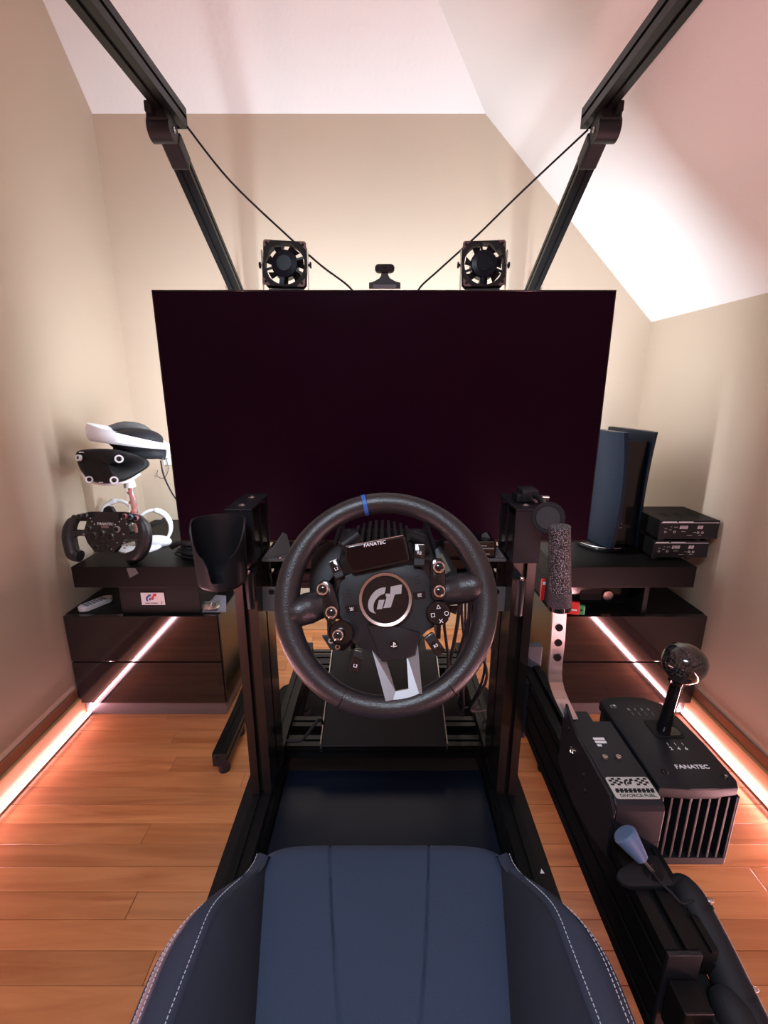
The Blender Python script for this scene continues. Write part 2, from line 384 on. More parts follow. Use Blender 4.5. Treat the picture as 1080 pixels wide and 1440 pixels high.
# webcam on its clip
t = thing('webcam', 'small black bar camera on a flared clip, centred on the television top', 'camera', (0, 1.34, 1.354))
fr = frame(at(541, 405, 1.333), (1, 0, 0), (0, 0, 1)); k = .00187
MB(fr).prism(rrect(27*k, 9.5*k, 4.7*k, 6, 0, 24*k), -.006, .016, .002).build('camera_body', 'matte', t, 40)
pts = [(-22, -1), (-22, 6), (-15, 7), (-7, 11), (-4.5, 15), (-4.5, 22), (4.5, 22), (4.5, 15), (7, 11), (15, 7), (22, 6), (22, -1)]
MB(fr).prism([(x*k, y*k) for x, y in pts], -.004, .010, .001).build('clip', 'plas', t)
MB(fr).prism([(-16*k, -1.4*k), (16*k, -1.4*k), (16*k, 3.2*k), (-16*k, 3.2*k)], .010, .0125).build('clip_front', 'capg', t)
MB(fr).cyl((0, 24*k, .015), (0, 24*k, .018), .004).build('lens', 'glossp', t)
# fans
def fan(cx, side, tilt):
    zb = T1+.001; ctr = Vector((at(cx, 370, 1.36).x, 1.362, T1+.066))
    t = thing('cooling_fan', 'round black cooling fan in a square frame on the %s of the television top' % side, 'fan', (ctr.x, 1.36, T1), 'fans on the television')
    del t['group']
    fr = frame(ctr, (1, 0, math.tan(tilt)), (0, .12, 1))
    S = .056; R = .0525
    # square frame with round opening
    b = MB(fr); n = 64; rings = []
    def sq(a, S, cr=.9):
        c, s_ = math.cos(a), math.sin(a); q = min(S/max(abs(c), 1e-6), S/max(abs(s_), 1e-6)); q = min(q, S*1.30); return (q*c, q*s_)
    for z, which in ((-.014, 'i'), (-.014, 'o'), (-.009, 'o'), (-.009, 'w'), (.009, 'w'), (.009, 'o'), (.014, 'o'), (.014, 'i')):
        if which == 'i': rings.append([(R*math.cos(2*PI*k/n), R*math.sin(2*PI*k/n), z) for k in range(n)])
        elif which == 'w': rings.append([((R+.003)*math.cos(2*PI*k/n), (R+.003)*math.sin(2*PI*k/n), z) for k in range(n)])
        else: rings.append([(*sq(2*PI*k/n, S), z) for k in range(n)])
    rings.append(rings[0]); b.loft(rings, True, False); b.build('fan_frame', 'matte', t, 30)
    for sx in (-1, 1):
        for sy in (-1, 1):
            MB(fr).prism([(sx*S, sy*S*.62), (sx*S, sy*S*.92), (sx*S*.92, sy*S), (sx*S*.62, sy*S)], .0141, .0158).build('corner_plate', 'pcb', t)
            screw(fr @ Vector((sx*.0475, sy*.0475, .016)), fr.to_3x3() @ Vector((0, 0, 1)), .0035, t, 'matte')
    MB(fr).lathe([(.0355, -.012), (.0355, .010), (.033, .014), (.0205, .0165), (.0195, .0185), (.001, .0185)], (0, 0, 0), 40).build('hub', 'ps5', t, 30)
    for k in range(7):
        a = 2*PI*k/7+.3; rr = []
        for i in range(5):
            r_ = .034+i*(.0505-.034)/4; rows = []
            for (da, z) in ((-.30, -.010), (.20, .006), (.22, .0045), (-.28, -.0115)):
                rows.append((r_*math.cos(a+da-i*.03), r_*math.sin(a+da-i*.03), z))
            rr.append(rows)
        MB(fr).loft(rr).build('blade', 'matte', t)
    for a in (100, 20, 200, 262, 335):
        a = math.radians(a); c = Vector((math.cos(a), math.sin(a), 0)); p = Vector((-c.y, c.x, 0))
        w_ = .006 if abs(a-math.radians(262)) < .1 else .0028
        MB(fr).loft([[c*.034+p*w_+Vector((0, 0, .010)), c*.034-p*w_+Vector((0, 0, .010)), c*.034-p*w_+Vector((0, 0, .013)), c*.034+p*w_+Vector((0, 0, .013))],
                     [c*.0535+p*w_+Vector((0, 0, .010)), c*.0535-p*w_+Vector((0, 0, .010)), c*.0535-p*w_+Vector((0, 0, .013)), c*.0535+p*w_+Vector((0, 0, .013))]]).build('strut', 'ps5', t)
    br = MB()
    for sx in (-1, 1): br.bx(ctr.x+sx*.0595, ctr.x+sx*.0615, 1.352, 1.368, T1+.0022, ctr.z+.036, .0006)
    br.bx(ctr.x-.0615, ctr.x+.0615, 1.352, 1.368, T1+.001, T1+.003); br.build('bracket', 'alu', t)
    for sx in (-1, 1):
        x = ctr.x+sx*.0575
        MB().cyl((x, 1.36, ctr.z), (x+sx*.008, 1.36, ctr.z), .0035).cyl((x+sx*.008, 1.36, ctr.z), (x+sx*.0115, 1.36, ctr.z), .008, n=12).build('thumb_knob', 'matte', t, 40)
    MB().bx(ctr.x-.045, ctr.x+.045, 1.348, 1.372, T1+.0032, T1+.0065, .001).build('foot_rail', 'capg', t)
    return t
fan(401, 'left', -.05); fan(680, 'right', .03)
# ================================================================== OVERHEAD FRAME
def frame_side(s):
    side = 'left' if s < 0 else 'right'
    x = s*.52
    t = thing('overhead_frame', 'black aluminium overhead frame whose %s beam runs above the television corner' % side, 'frame', (x, 1.5, 0))
    yj = 1.385
    bar('beam', (x, yj, 1.762), (x, -.5, 1.762), .044, .044, t, 'anodd')
    MB().bx(x-.022, x+.022, yj+.0005, yj+.004, 1.740, 1.784, .001).build('end_cap', 'plas', t)
    b = MB(); b.bx(x-s*-.0225, x+s*.040, yj-.10, yj-.03, 1.728, 1.752, .004)
    b.build('clamp_plate', 'matte', t)
    # lower arm sloping back and down
    a = Vector((s*.532, 1.36, 1.705)); e = Vector((s*.525, 1.865, 1.405))
    bar('arm', a, e, .040, .034, t, 'anodd')
    ax = (e-a).normalized()
    h = MB(); h.cyl((s*.512, 1.33, 1.712), (s*.566, 1.33, 1.712), .028, n=28); h.build('hinge', 'plas', t, 40)
    h = MB(); h.box(a+ax*.03+Vector((0, 0, 0)), (.046, .07, .040), .006, Matrix.Rotation(math.atan2(ax.z, ax.y), 3, 'X')); h.build('hinge_socket', 'plas', t)
    b = MB(); b.box((s*.539, 1.325, 1.733), (.052, .05, .03), .006); b.build('hinge_lug', 'plas', t)
    screw((s*.5105, 1.33, 1.712), (-s, 0, 0), .007, t, 'mirror')
    # rear post and foot
    bar('post', (s*.518, 1.885, .0), (s*.518, 1.885, 1.37), .040, .040, t, 'anodd', up=(0, 1, 0))
    MB().tube([(s*.558, 1.80, 1.455), (s*.56, 1.835, 1.42), (s*.56, 1.86, 1.36), (s*.56, 1.865, 1.26)], .006, 10, sub=4).build('gusset', 'alu', t, 60)
    MB().box(e+Vector((0, -.005, -.01)), (.046, .05, .05), .006).build('elbow', 'plas', t)
    xf = s*.478
    bar('foot_beam', (xf, 1.125, .058), (xf, 1.33, .058), .042, .042, t, 'anodd')
    bar('foot_beam', (s*.49, 1.33, .058), (s*.49, 1.875, .058), .042, .042, t, 'anodd') if False else None
    MB().bx(xf-.021, xf+.021, 1.121, 1.1245, .037, .079, .001).build('foot_cap', 'plas', t)
    screw((xf-.008, 1.1205, .066), (0, -1, 0), .004, t, 'matte')
    MB().cyl((xf, 1.15, 0), (xf, 1.15, .0365), .017).build('rubber_foot', 'rub', t, 40)
    MB().cyl((xf, 1.30, 0), (xf, 1.30, .0365), .017).build('rubber_foot', 'rub', t, 40)
    # link from foot to post across the back
    bar('foot_link', (xf, 1.33, .058), (s*.505, 1.86, .058), .042, .042, t, 'anodd')
    return t
frame_side(-1); frame_side(1)
for s, n in ((-1, 'left'), (1, 'right')):
    p0 = (s*.497, 1.38, 1.742); pts = [p0, (s*.40, 1.385, 1.625), (s*.26, 1.39, 1.50), (s*.17, 1.385, 1.425), (s*.085, 1.375, 1.36), (s*.078, 1.37, 1.30)]
    if s == 1: pts = [(.515, 1.38, 1.735), (.36, 1.385, 1.60), (.25, 1.39, 1.50), (.15, 1.385, 1.415), (.092, 1.375, 1.36), (.085, 1.37, 1.30)]
    tag(MB().tube(pts, .0026, 8, sub=6).build('cable', 'rub', None, 60), 'thin black cable sagging from the %s overhead beam down behind the television' % n, 'cable')
# ================================================================== RACING RIG
tag(MB().prism(rrect(.786, 1.9, .04, 6), 0, .006, .001, Matrix.Translation((0, .61, .0005))).build('floor_mat', 'mat'), 'black rubber mat with rounded corners on the floor under the racing rig', 'mat')
rig = thing('racing_rig', 'black aluminium racing simulator rig with tall uprights and floor rails', 'racing rig', (0, .9, .007))
for s in (-1, 1):
    bar('floor_rail', (s*.28, -.25, .145), (s*.28, 1.52, .145), .04, .12, rig, 'anodd')
    MB().bx(s*.28-.02, s*.28+.02, 1.5205, 1.524, .085, .205, .001).build('end_cap', 'plas', rig)
    for y_ in (-.15, .62, 1.40):
        MB().cyl((s*.28, y_, .007), (s*.28, y_, .085), .012).cyl((s*.28, y_, .007), (s*.28, y_, .022), .026).build('levelling_foot', 'rub', rig, 40)
    # upright: 50 x 130 post with slotted faces, hollow top bracket
    MB().extr(slot_section(.045, .13, .13, .010, .012), (s*.2785, .925, .206), (s*.2785, .925, .86), (0, 1, 0)).build('upright', 'anod', rig)
    MB().bx(s*.2785-.026, s*.2785+.026, .857, .995, .876, .880, .001).build('top_plate', 'anod2', rig)
    b = MB(); b.bx(s*.2785-.026, s*.2785+.026, .857, .862, .77, .8755); b.bx(s*.3035, s*.3005, .863, .995, .77, .8755)
    b.bx(s*.2535, s*.2565, .863, .869, .77, .8755); b.bx(s*.2535, s*.2565, .975, .981, .77, .8755); b.bx(s*.2535, s*.2565, .920, .924, .77, .8755)
    b.build('top_bracket', 'anod2', rig)
    for y_ in (.885, .955): screw((s*.2785, y_, .8805), (0, 0, 1), .007, rig)
    # gusset plates carrying the cross member
    g = frame((s*.252, .93, .745), (0, 1, 0), (0, 0, 1))
    MB().prism([(.0, 0), (.062, 0), (.060, .008), (.052, .042), (.044, .048), (.018, .018), (.0, .006)], 0, .004, .0008, frame((s*.245, .90, .7635), (-s*.6, .55, 0), (0, 0, 1))).build('gusset_plate', 'grey', rig)
    MB().bx(s*.252, s*.205, .90, .975, .757, .763, .001).build('shelf_bracket', 'grey', rig)
    for q in ((-s*0+s*.215, .905, .7635), (s*.235, .915, .7635)): screw(q, (0, 0, 1), .006, rig)
    MB().bx(s*.2555, s*.228, .90, .905, .645, .70, .001).build('side_bracket', 'grey', rig)
    screw((s*.236, .8995, .69), (0, -1, 0), .006, rig, 'matte')
    # clamp lever
    q = Vector((s*.262, .845, .752)) if s < 0 else Vector((s*.262, .83, .745))
    b = MB(); b.cyl(q+Vector((0, .03, 0)), q, .009); b.tube([q+Vector((0, -.002, .004)), q+Vector((0, -.006, -.02)), q+Vector((0, -.004, -.07))], [.0105, .0085, .0075], 12, sub=4)
    b.build('clamp_lever', 'plas', rig, 50)
    MB().ball(q+Vector((0, -.008, .007)), .005).build('lever_screw', 'chrome', rig, 80)
q_ = atz(762, 1226, .2052); MB().prism([(q_.x-.004, q_.y-.003), (q_.x+.004, q_.y-.003), (q_.x+.001, q_.y+.006)], .2051, .2055).build('sticker', 'print', rig)
bar('cross_member', (-.255, 1.0, .735), (.255, 1.0, .735), .04, .05, rig)
bar('cross_member', (-.255, 1.0, .68), (.255, 1.0, .68), .04, .035, rig)
bar('pedal_crossbar', (-.259, 1.055, .165), (.259, 1.055, .165), .04, .04, rig, 'anodd')
bar('pedal_crossbar', (-.259, 1.13, .165), (.259, 1.13, .165), .04, .04, rig, 'anodd')
bar('pedal_crossbar', (-.259, 1.38, .20), (.259, 1.38, .20), .08, .04, rig, 'anodd')
bar('front_crossbar', (-.259, 1.49, .145), (.259, 1.49, .145), .04, .08, rig)
# pedal heel plate, sloping up away from the seat
a0 = Vector((0, 1.025, .19)); a1 = Vector((0, 1.335, .285)); d = (a1-a0)
MB(frame(a0, (1, 0, 0), d)).prism([(-.165, 0), (.165, 0), (.163, d.length), (-.163, d.length)], 0, .004, .001).build('heel_plate', 'anod2', rig)
for s in (-1, 1): MB(frame(a0, (1, 0, 0), d)).bx(s*.166, s*.169, .005, d.length, -.03, .006).build('plate_flange', 'alu', rig)
# pedals
ped = thing('pedal_set', 'dark pedal set on the sloping heel plate beyond the steering wheel', 'pedals', (0, 1.35, .21))
for x_ in (-.10, .0, .095):
    MB().box((x_, 1.30, .40), (.045, .008, .07), .003, Matrix.Rotation(.35, 3, 'X')).build('pedal_face', 'grey', ped)
    MB().cyl((x_, 1.318, .39), (x_, 1.345, .292), .008).build('pedal_arm', 'anod', ped, 40)
MB().bx(-.14, .14, 1.36, 1.46, .222, .27, .004).build('pedal_base', 'matte', ped)
MB().bx(-.258, .258, .30, 1.03, .105, .112, .001).build('footwell_plate', mat('footwell_sheet', (.006, .009, .020), .32, spec=.25), rig)
# wheel base
wb = thing('wheel_base', 'black direct-drive wheel motor with cooling fins behind the steering wheel', 'motor', (0, .75, .72))
MB().bx(-.085, .085, .70, .88, .725, .838, .012).build('housing', 'plas', wb, 40)
for k in range(9):
    MB().bx(-.052+k*.0115, -.046+k*.0115, .70, .86, .8385, .8585-.0011*(k-4)**2/1.6, .001).build('fin', 'matte', wb)
MB().cyl((0, .70, .80), (0, .64, .785), .026).build('shaft', 'matte', wb, 40)
for s in (-1, 1):
    MB().bx(s*.086, s*.094, .69, .98, .70, .83, .002).build('side_mount', 'anod2', wb)
    MB().cyl((s*.062, .72, .840), (s*.062, .80, .845), .013).build('corner_boss', 'plas', wb, 40)
MB().bx(.12, .23, .90, .975, .765, .80, .004).build('power_module', 'glossp', wb) 
for j, (w_, z_) in enumerate(((.055, .792), (.07, .786), (.05, .780), (.062, .774))):
    MB().bx(.155, .155+w_, .8985, .8995, z_-.001, z_+.001).build('label_line', 'printg', wb)
# ================================================================== STEERING WHEEL
WC = ray(543, 845); WD = .59; Wc = Vector((0, 0, H))+WC*WD
nz = (Vector((0, 0, H))-Wc).normalized(); WF = frame(Wc, (1, 0, 0), Vector((0, 0, 1)), None)
xw = Vector((1, 0, 0)); zw = (nz-xw*nz.dot(xw)).normalized(); yw = zw.cross(xw); WF = frame(Wc, xw, yw, zw)
K = .28/308
def wl(px, py, z=0): return Vector(((px-543)*K, -(py-845)*K, z))
def wp(l): return [((x-543)*K, -(y-845)*K) for x, y in l]
def c2(l): return [(370+x*.32407, 670+y*.32407) for x, y in l]
def c6(l): return [(440+x*.2037, 740+y*.2037) for x, y in l]
sw = thing('steering_wheel', 'round black leather racing wheel with a blue top mark and silver lower spoke', 'steering wheel', tuple(Wc))
RM = .1272
def rim(a0, a1, name, m, n=None, extra=0):
    n = n or max(4, int((a1-a0)/4)); pts = []; rr = []
    for i in range(n+1):
        a = a0+(a1-a0)*i/n; g = math.exp(-((a-30)/28)**2)+math.exp(-((a-176)/28)**2)+.6*math.exp(-((a+20)/20)**2)+.6*math.exp(-((a-215)/20)**2)
        r = .0138+.0022*g+extra; R_ = RM-.0012*g
        pts.append((R_*math.cos(math.radians(a)), R_*math.sin(math.radians(a)), 0)); rr.append(r)
    return MB(WF).tube(pts, rr, 20).build(name, m, sw, 50)
rim(-52.6, 101.2, 'rim_leather', 'leather'); rim(104, 245.0, 'rim_leather', 'leather'); rim(245.6, 307.0, 'rim_leather', 'leather')
rim(101.4, 103.8, 'top_mark', 'blue', 4, .0004)
# spokes
MB(WF).tube([wl(404, 863, 0), wl(420, 860, -.001), wl(434, 855, -.006), wl(450, 850, -.011), wl(470, 845, -.014)], [.0125, .0185, .0200, .0180, .017], 20, sub=5).build('left_spoke', 'leather', sw, 60)
MB(WF).tube([wl(682, 822, 0), wl(668, 824, -.001), wl(652, 827, -.006), wl(634, 831, -.011), wl(612, 835, -.014)], [.0125, .0185, .0200, .0180, .017], 20, sub=5).build('right_spoke', 'leather', sw, 60)
# body
body = c6([(215, 330), (300, 330), (420, 300), (620, 265), (700, 260), (770, 300), (830, 400), (835, 600), (835, 690), (740, 730), (720, 840), (690, 880), (560, 910), (470, 912), (440, 880), (370, 850), (290, 800), (230, 720), (190, 600), (160, 480), (175, 400)])
MB(WF).prism(wp(body), -.030, .000, .003).build('hub_body', 'plas', sw, 40)
low = c6([(375, 670), (600, 690), (735, 720), (700, 870), (560, 908), (475, 912)])
MB(WF).prism(wp(low), .0, .004, .002).build('lower_cover', 'plas', sw, 40)
# silver lower spoke
b = MB(WF)
S = {k: c2([v])[0] for k, v in dict(a=(474, 745), b=(545, 987), c=(684, 962), d=(668, 722), e=(530, 775), f=(572, 906), g=(626, 896), h=(620, 760)).items()}
L = lambda k, z: wl(*S[k], z)
def quad4(b, ks, zs, dz=.006):
    top = [L(k, z) for k, z in zip(ks, zs)]; b.loft([[p-Vector((0, 0, dz)) for p in top], top])
quad4(b, 'abfe', (.0, .013, .007, -.004)); quad4(b, 'bcgf', (.013, .013, .007, .007)); quad4(b, 'cdhg', (.013, .0, -.004, .007))
b.build('silver_spoke', mat('satin_silver', (.24, .235, .25), .45, .7), sw)
# hub ring and emblem
hc = wl(542, 843, 0)
MB(WF).lathe([(.0345, -.002), (.0345, .006), (.0330, .0085), (.0296, .0075), (.0290, .005), (.0290, -.002)], hc, 64, caps=False).build('hub_ring', 'gun', sw, 35)
MB(WF).lathe([(.0290, .0), (.0288, .0064), (.022, .0066), (.0005, .0067)], hc, 64).build('hub_cap', 'glossp', sw, 60)
gf = WF @ Matrix.Translation(hc+Vector((.0, .0015, .0074)))
gt_logo(gf, .0215, ['printg'], sw)
# button pods
lp = c6([(40, 400), (70, 375), (110, 378), (140, 410), (190, 560), (185, 600), (150, 650), (110, 655), (85, 620)])
rp = c6([(810, 260), (835, 225), (885, 225), (910, 260), (918, 480), (900, 510), (830, 515), (808, 480)])
MB(WF).prism(wp(lp), -.004, .007, .0025).build('button_pod', 'glossp', sw, 40)
MB(WF).prism(wp(rp), -.004, .007, .0025).build('button_pod', 'glossp', sw, 40)
def button(px, py, r, z, m1='chrome', m2='glossp'):
    c = wl(px, py, z); o_ = MB(WF).lathe([(r*.9, 0), (r, .003), (r*.95, .0062), (r*.72, .007), (r*.66, .0055), (r*.6, .0055)], c, 28, caps=False).build('push_button', m1, sw, 40)
    MB(WF).lathe([(r*.66, .003), (r*.64, .0062), (r*.4, .0072), (.0002, .0072)], c, 24).build('button_cap', m2, o_, 50)
for x_, y_ in c6([(76, 438), (138, 592), (866, 290), (866, 452)]): button(x_, y_, .0078, .006)
# joystick disc and symbol disc
x_, y_ = c6([(205, 725)])[0]
MB(WF).lathe([(.0155, -.004), (.0155, .006), (.014, .008), (.001, .008)], wl(x_, y_), 40).build('joystick_base', 'glossp', sw, 35)
x_, y_ = c6([(195, 735)])[0]
MB(WF).cyl(wl(x_, y_, .008), wl(x_, y_-1.5, .022), .0045).build('joystick_stem', 'chrome', sw, 40); button(x_-.5, y_, .0070, .021)
x_, y_ = c6([(858, 595)])[0]
MB(WF).lathe([(.0152, -.006), (.0152, .006), (.0138, .008), (.001, .0085)], wl(x_, y_), 40).build('symbol_disc', 'glossp', sw, 35)
def ringm(fr, c, ro, ri, n, m, par_, rot=0, name='symbol'):
    MB(fr).lathe([(ri, 0), (ri, .0006), (ro, .0006), (ro, 0), (ri, 0)], c, n, None, False).build(name, m, par_)
zz = .0086
for (sx, sy), kind in zip(((858, 558), (912, 598), (874, 648), (820, 610)), 'TOXS'):
    q = c6([(sx, sy)])[0]; c = wl(*q, zz)
    if kind == 'O': ringm(WF, c, .0028, .0021, 20, 'print', sw)
    if kind == 'T':
        f2 = WF @ Matrix.Translation(c) @ Matrix.Rotation(PI/2+.15, 4, 'Z'); ringm(f2, (0, 0, 0), .0033, .0022, 3, 'print', sw)
    if kind == 'S':
        f2 = WF @ Matrix.Translation(c) @ Matrix.Rotation(PI/4+.15, 4, 'Z'); ringm(f2, (0, 0, 0), .0034, .0025, 4, 'print', sw)
    if kind == 'X':
        b = MB(WF @ Matrix.Translation(c)); b.box((0, 0, .0003), (.0062, .0008, .0006), rot=Matrix.Rotation(.95, 3, 'Z')); b.box((0, 0, .0003), (.0062, .0008, .0006), rot=Matrix.Rotation(-.65, 3, 'Z')); b.build('symbol', 'print', sw)
# small menu keys
for (q0, ang) in (((270, 568), 6), ((735, 477), 6)):
    q = c6([q0])[0]; f2 = WF @ Matrix.Translation(wl(*q, 0)) @ Matrix.Rotation(math.radians(ang), 4, 'Z')
    MB(f2).prism(rrect(.0155, .0085, .001), 0, .0012).build('menu_key', 'glossp', sw)
    b = MB(f2)
    if q0[0] > 500:
        for j in (-1, 0, 1): b.box((0, j*.0016, .0015), (.0052, .0006, .0004))
    else:
        for j in (-1, 0, 1): b.box((j*.0017, .0004, .0015), (.0006, .003, .0004), rot=Matrix.Rotation(-j*.6, 3, 'Z'))
        b.box((0, -.0018, .0015), (.0045, .0006, .0004))
    b.build('key_symbol', 'print', sw)
for q0 in ((248, 465), (718, 375)):
    q = c6([q0])[0]; f2 = WF @ Matrix.Translation(wl(*q, 0)) @ Matrix.Rotation(.12, 4, 'Z'); b = MB(f2)
    for j in (-1, 0, 1): b.box((-.0012, j*.0042, .0003), (.0022, .001, .0006)); b.box((.0022, j*.0042, .0003), (.0022, .001, .0006))
    b.build('vent_mark', 'matte', sw)
# PS style emblem button
q = c6([(557, 805)])[0]
MB(WF).lathe([(.0062, .003), (.0060, .0052), (.0001, .0054)], wl(*q), 30).build('emblem_button', 'glossp', sw, 40)
f2 = WF @ Matrix.Translation(wl(*q, .0055)); b = MB(f2)
b.prism([(-.0008, -.0030), (.0004, -.0026), (.0004, .0030), (-.0008, .0034)], 0, .0003)
b.prism([(.0004, .0030), (.0024, .0018), (.0022, .0002), (.0012, .0002), (.0014, .0014), (.0004, .0020)], 0, .0003)
b.prism([(-.0040, -.0014), (-.0010, -.0006), (-.0010, -.0016), (-.0034, -.0022)], 0, .0003)
b.prism([(.0006, -.0016), (.0038, -.0006), (.0040, -.0014), (.0006, -.0026)], 0, .0003); b.build('emblem', 'print', sw)
# display
dp = c6([(228, 150), (245, 140), (615, 72), (640, 80), (668, 235), (655, 250), (290, 328), (268, 322), (222, 240)])
MB(WF).prism(wp(dp), .002, .011, .0015).build('display', 'glossp', sw, 40)
ins = c6([(238, 156), (622, 84), (655, 236), (282, 318), (232, 238)])
MB(WF).prism(wp(ins), .0112, .0116).build('display_glass', mat('display_glass', (.006, .002, .003), .08, spec=.35), sw)
e = c6([(228, 148), (625, 70)]); a_, b_ = wl(*e[0], .0115), wl(*e[1], .0115)
MB(WF).cyl(a_, b_, .0005, n=6).build('display_edge', 'alu', sw)
q = c6([(426, 130)])[0]
text('FANATEC', WF @ Matrix.Translation(wl(*q, .0118)) @ Matrix.Rotation(math.radians(9.5), 4, 'Z'), .0062, 'print', parent=sw, sx=1.05, shear=.15)
# tab keys L2 R2 L3 R3
def tab(cx, cy, w_, h_, ang, s_, tx, ty):
    q = c6([(cx, cy)])[0]; f2 = WF @ Matrix.Translation(wl(*q, .002)) @ Matrix.Rotation(math.radians(ang), 4, 'Z')
    o_ = MB(f2).box((0, 0, 0), (w_, h_, .012), .002).build('tab_key', 'glossp', sw, 40)
    MB(f2).box((0, h_*.5-.0015, .0062), (w_*.8, .0008, .0006)).build('key_edge', 'alu', o_)
    MB(f2).box((0, -h_*.30*(1 if cy < 500 else -1), .0055), (w_*.98, h_*.3, .004), .001).build('key_root', 'plas', o_)
    text(s_, f2 @ Matrix.Translation((tx, ty, .0062)), .0052, 'print', parent=o_)
tab(165, 300, .0125, .026, 24, 'L2', 0, 0); tab(735, 205, .0145, .030, -2, 'R2', 0, .0025)
tab(308, 905, .0120, .027, -10, 'L3', 0, -.006); tab(830, 800, .0135, .028, 34, 'R3', 0, -.002)
# paddles and shifter module behind
MB(WF).prism(wp(c2([(185, 300), (265, 262), (330, 290), (300, 420), (245, 470), (225, 560), (180, 560), (175, 430)])), -.052, -.046, .002).build('shift_paddle', 'plas', sw, 40)
MB(WF).prism(wp(c2([(765, 300), (790, 282), (830, 330), (870, 400), (860, 430), (800, 430), (770, 380)])), -.052, -.046, .002).build('shift_paddle', 'plas', sw, 40)
MB(WF).prism(wp(c2([(775, 330), (800, 320), (838, 400), (800, 425), (776, 380)])), -.0455, -.045).build('paddle_inlay', 'paddle', sw)
MB(WF).prism(wp(c2([(800, 560), (862, 560), (850, 600), (810, 585)])), -.04, -.03, .001).build('paddle_foot', 'plas', sw)
MB(WF).prism(wp(c2([(250, 690), (330, 690), (390, 720), (350, 755), (290, 750)])), -.03, -.02, .001).build('rear_dial', 'plas', sw)
for q0 in ((292, 712), (322, 738)):
    q = c2([q0])[0]; ringm(WF, wl(*q, -.0195), .0034, .0018, 14, 'alu', sw, name='dial_screw')
MB(WF).lathe([(.045, -.055), (.05, -.05), (.05, -.031), (.045, -.03)], wl(543, 850), 40).build('rear_module', 'plas', sw, 40)
MB(WF).cyl(wl(543, 848, -.056), wl(543, 848, -.092), .030, n=32).build('quick_release', 'matte', sw, 40)
for (q0, q1) in (((335, 300), (405, 245)), ((640, 250), (700, 270))):
    a_, b_ = c2([q0])[0], c2([q1])[0]; MB(WF).cyl(wl(*a_, -.012), wl(*b_, -.018), .0085).build('encoder', 'plas', sw, 40)
# ================================================================== SEAT
seat = thing('driver_chair', 'dark navy fabric racing seat cushion with white-stitched side bolsters at the bottom edge', 'chair', (0, .25, .21))
def lerp(a, b, t): return a+(b-a)*max(0, min(1, t))
def sm(t): t = max(0, min(1, t)); return t*t*(3-2*t)
CX = -.001
def Xc(Y): return lerp(.112, .172, (Y-.20)/.33)
def seamx(Y, s):
    t = (Y-.30)/.236
    return (-.079 if s < 0 else .066)*max(0, t)**.8+(-.034 if s < 0 else .028)*(1-max(0, t)) if t > 0 else (-.034 if s < 0 else .028)+(.03*t)*(1 if s < 0 else -1)*-0.4
rings = []
Ys = [-.12+.02*i for i in range(22)]+[.32+.012*i for i in range(15)]
rows = [(Y, .0) for Y in Ys]
for k in range(1, 9): rows.append((.50+.036*math.sin(k*PI/16), -.030*(1-math.cos(k*PI/16))))
rows += [(.537, -.06), (.530, -.10)]
NX = 220
b = MB(); vr = []
for Y, dz in rows:
    hw = Xc(min(Y, .50)); g = []
    hw -= .006*sm((Y-.505)/.03)
    for i in range(NX+1):
        u = -1+2*i/NX; x = CX+hw*1.02*u
        z = .472-.010*abs(u)**6+dz-.012*(1-min(1, (Y+.12)/.5))*(1-u*u)
        if Y > .5: z -= .005*abs(u)**12
        for s in (-1, 1):
            dd = (x-seamx(Y, s))/.0011; z -= .0045*math.exp(-dd*dd)
        g.append(Vector((x, Y, z)))
    vr.append([b.bm.verts.new(p) for p in g])
for i in range(len(vr)-1):
    for j in range(NX): b.bm.faces.new((vr[i][j], vr[i][j+1], vr[i+1][j+1], vr[i+1][j]))
b.build('cushion_panel', 'fabric', seat, 80)
def bol(Y):
    # inner foot, inner wall top (ridge), outer edge, height factor
    k = sm((Y-.385)/.122)
    xi = Xc(Y)-.003; xr = lerp(.198, .190, (Y-.30)/.15)-.020*k; xo = .2445-.073*sm((Y-.33)/.175)**1.5
    return xi, xr, max(xo, xr+.004), 1-k
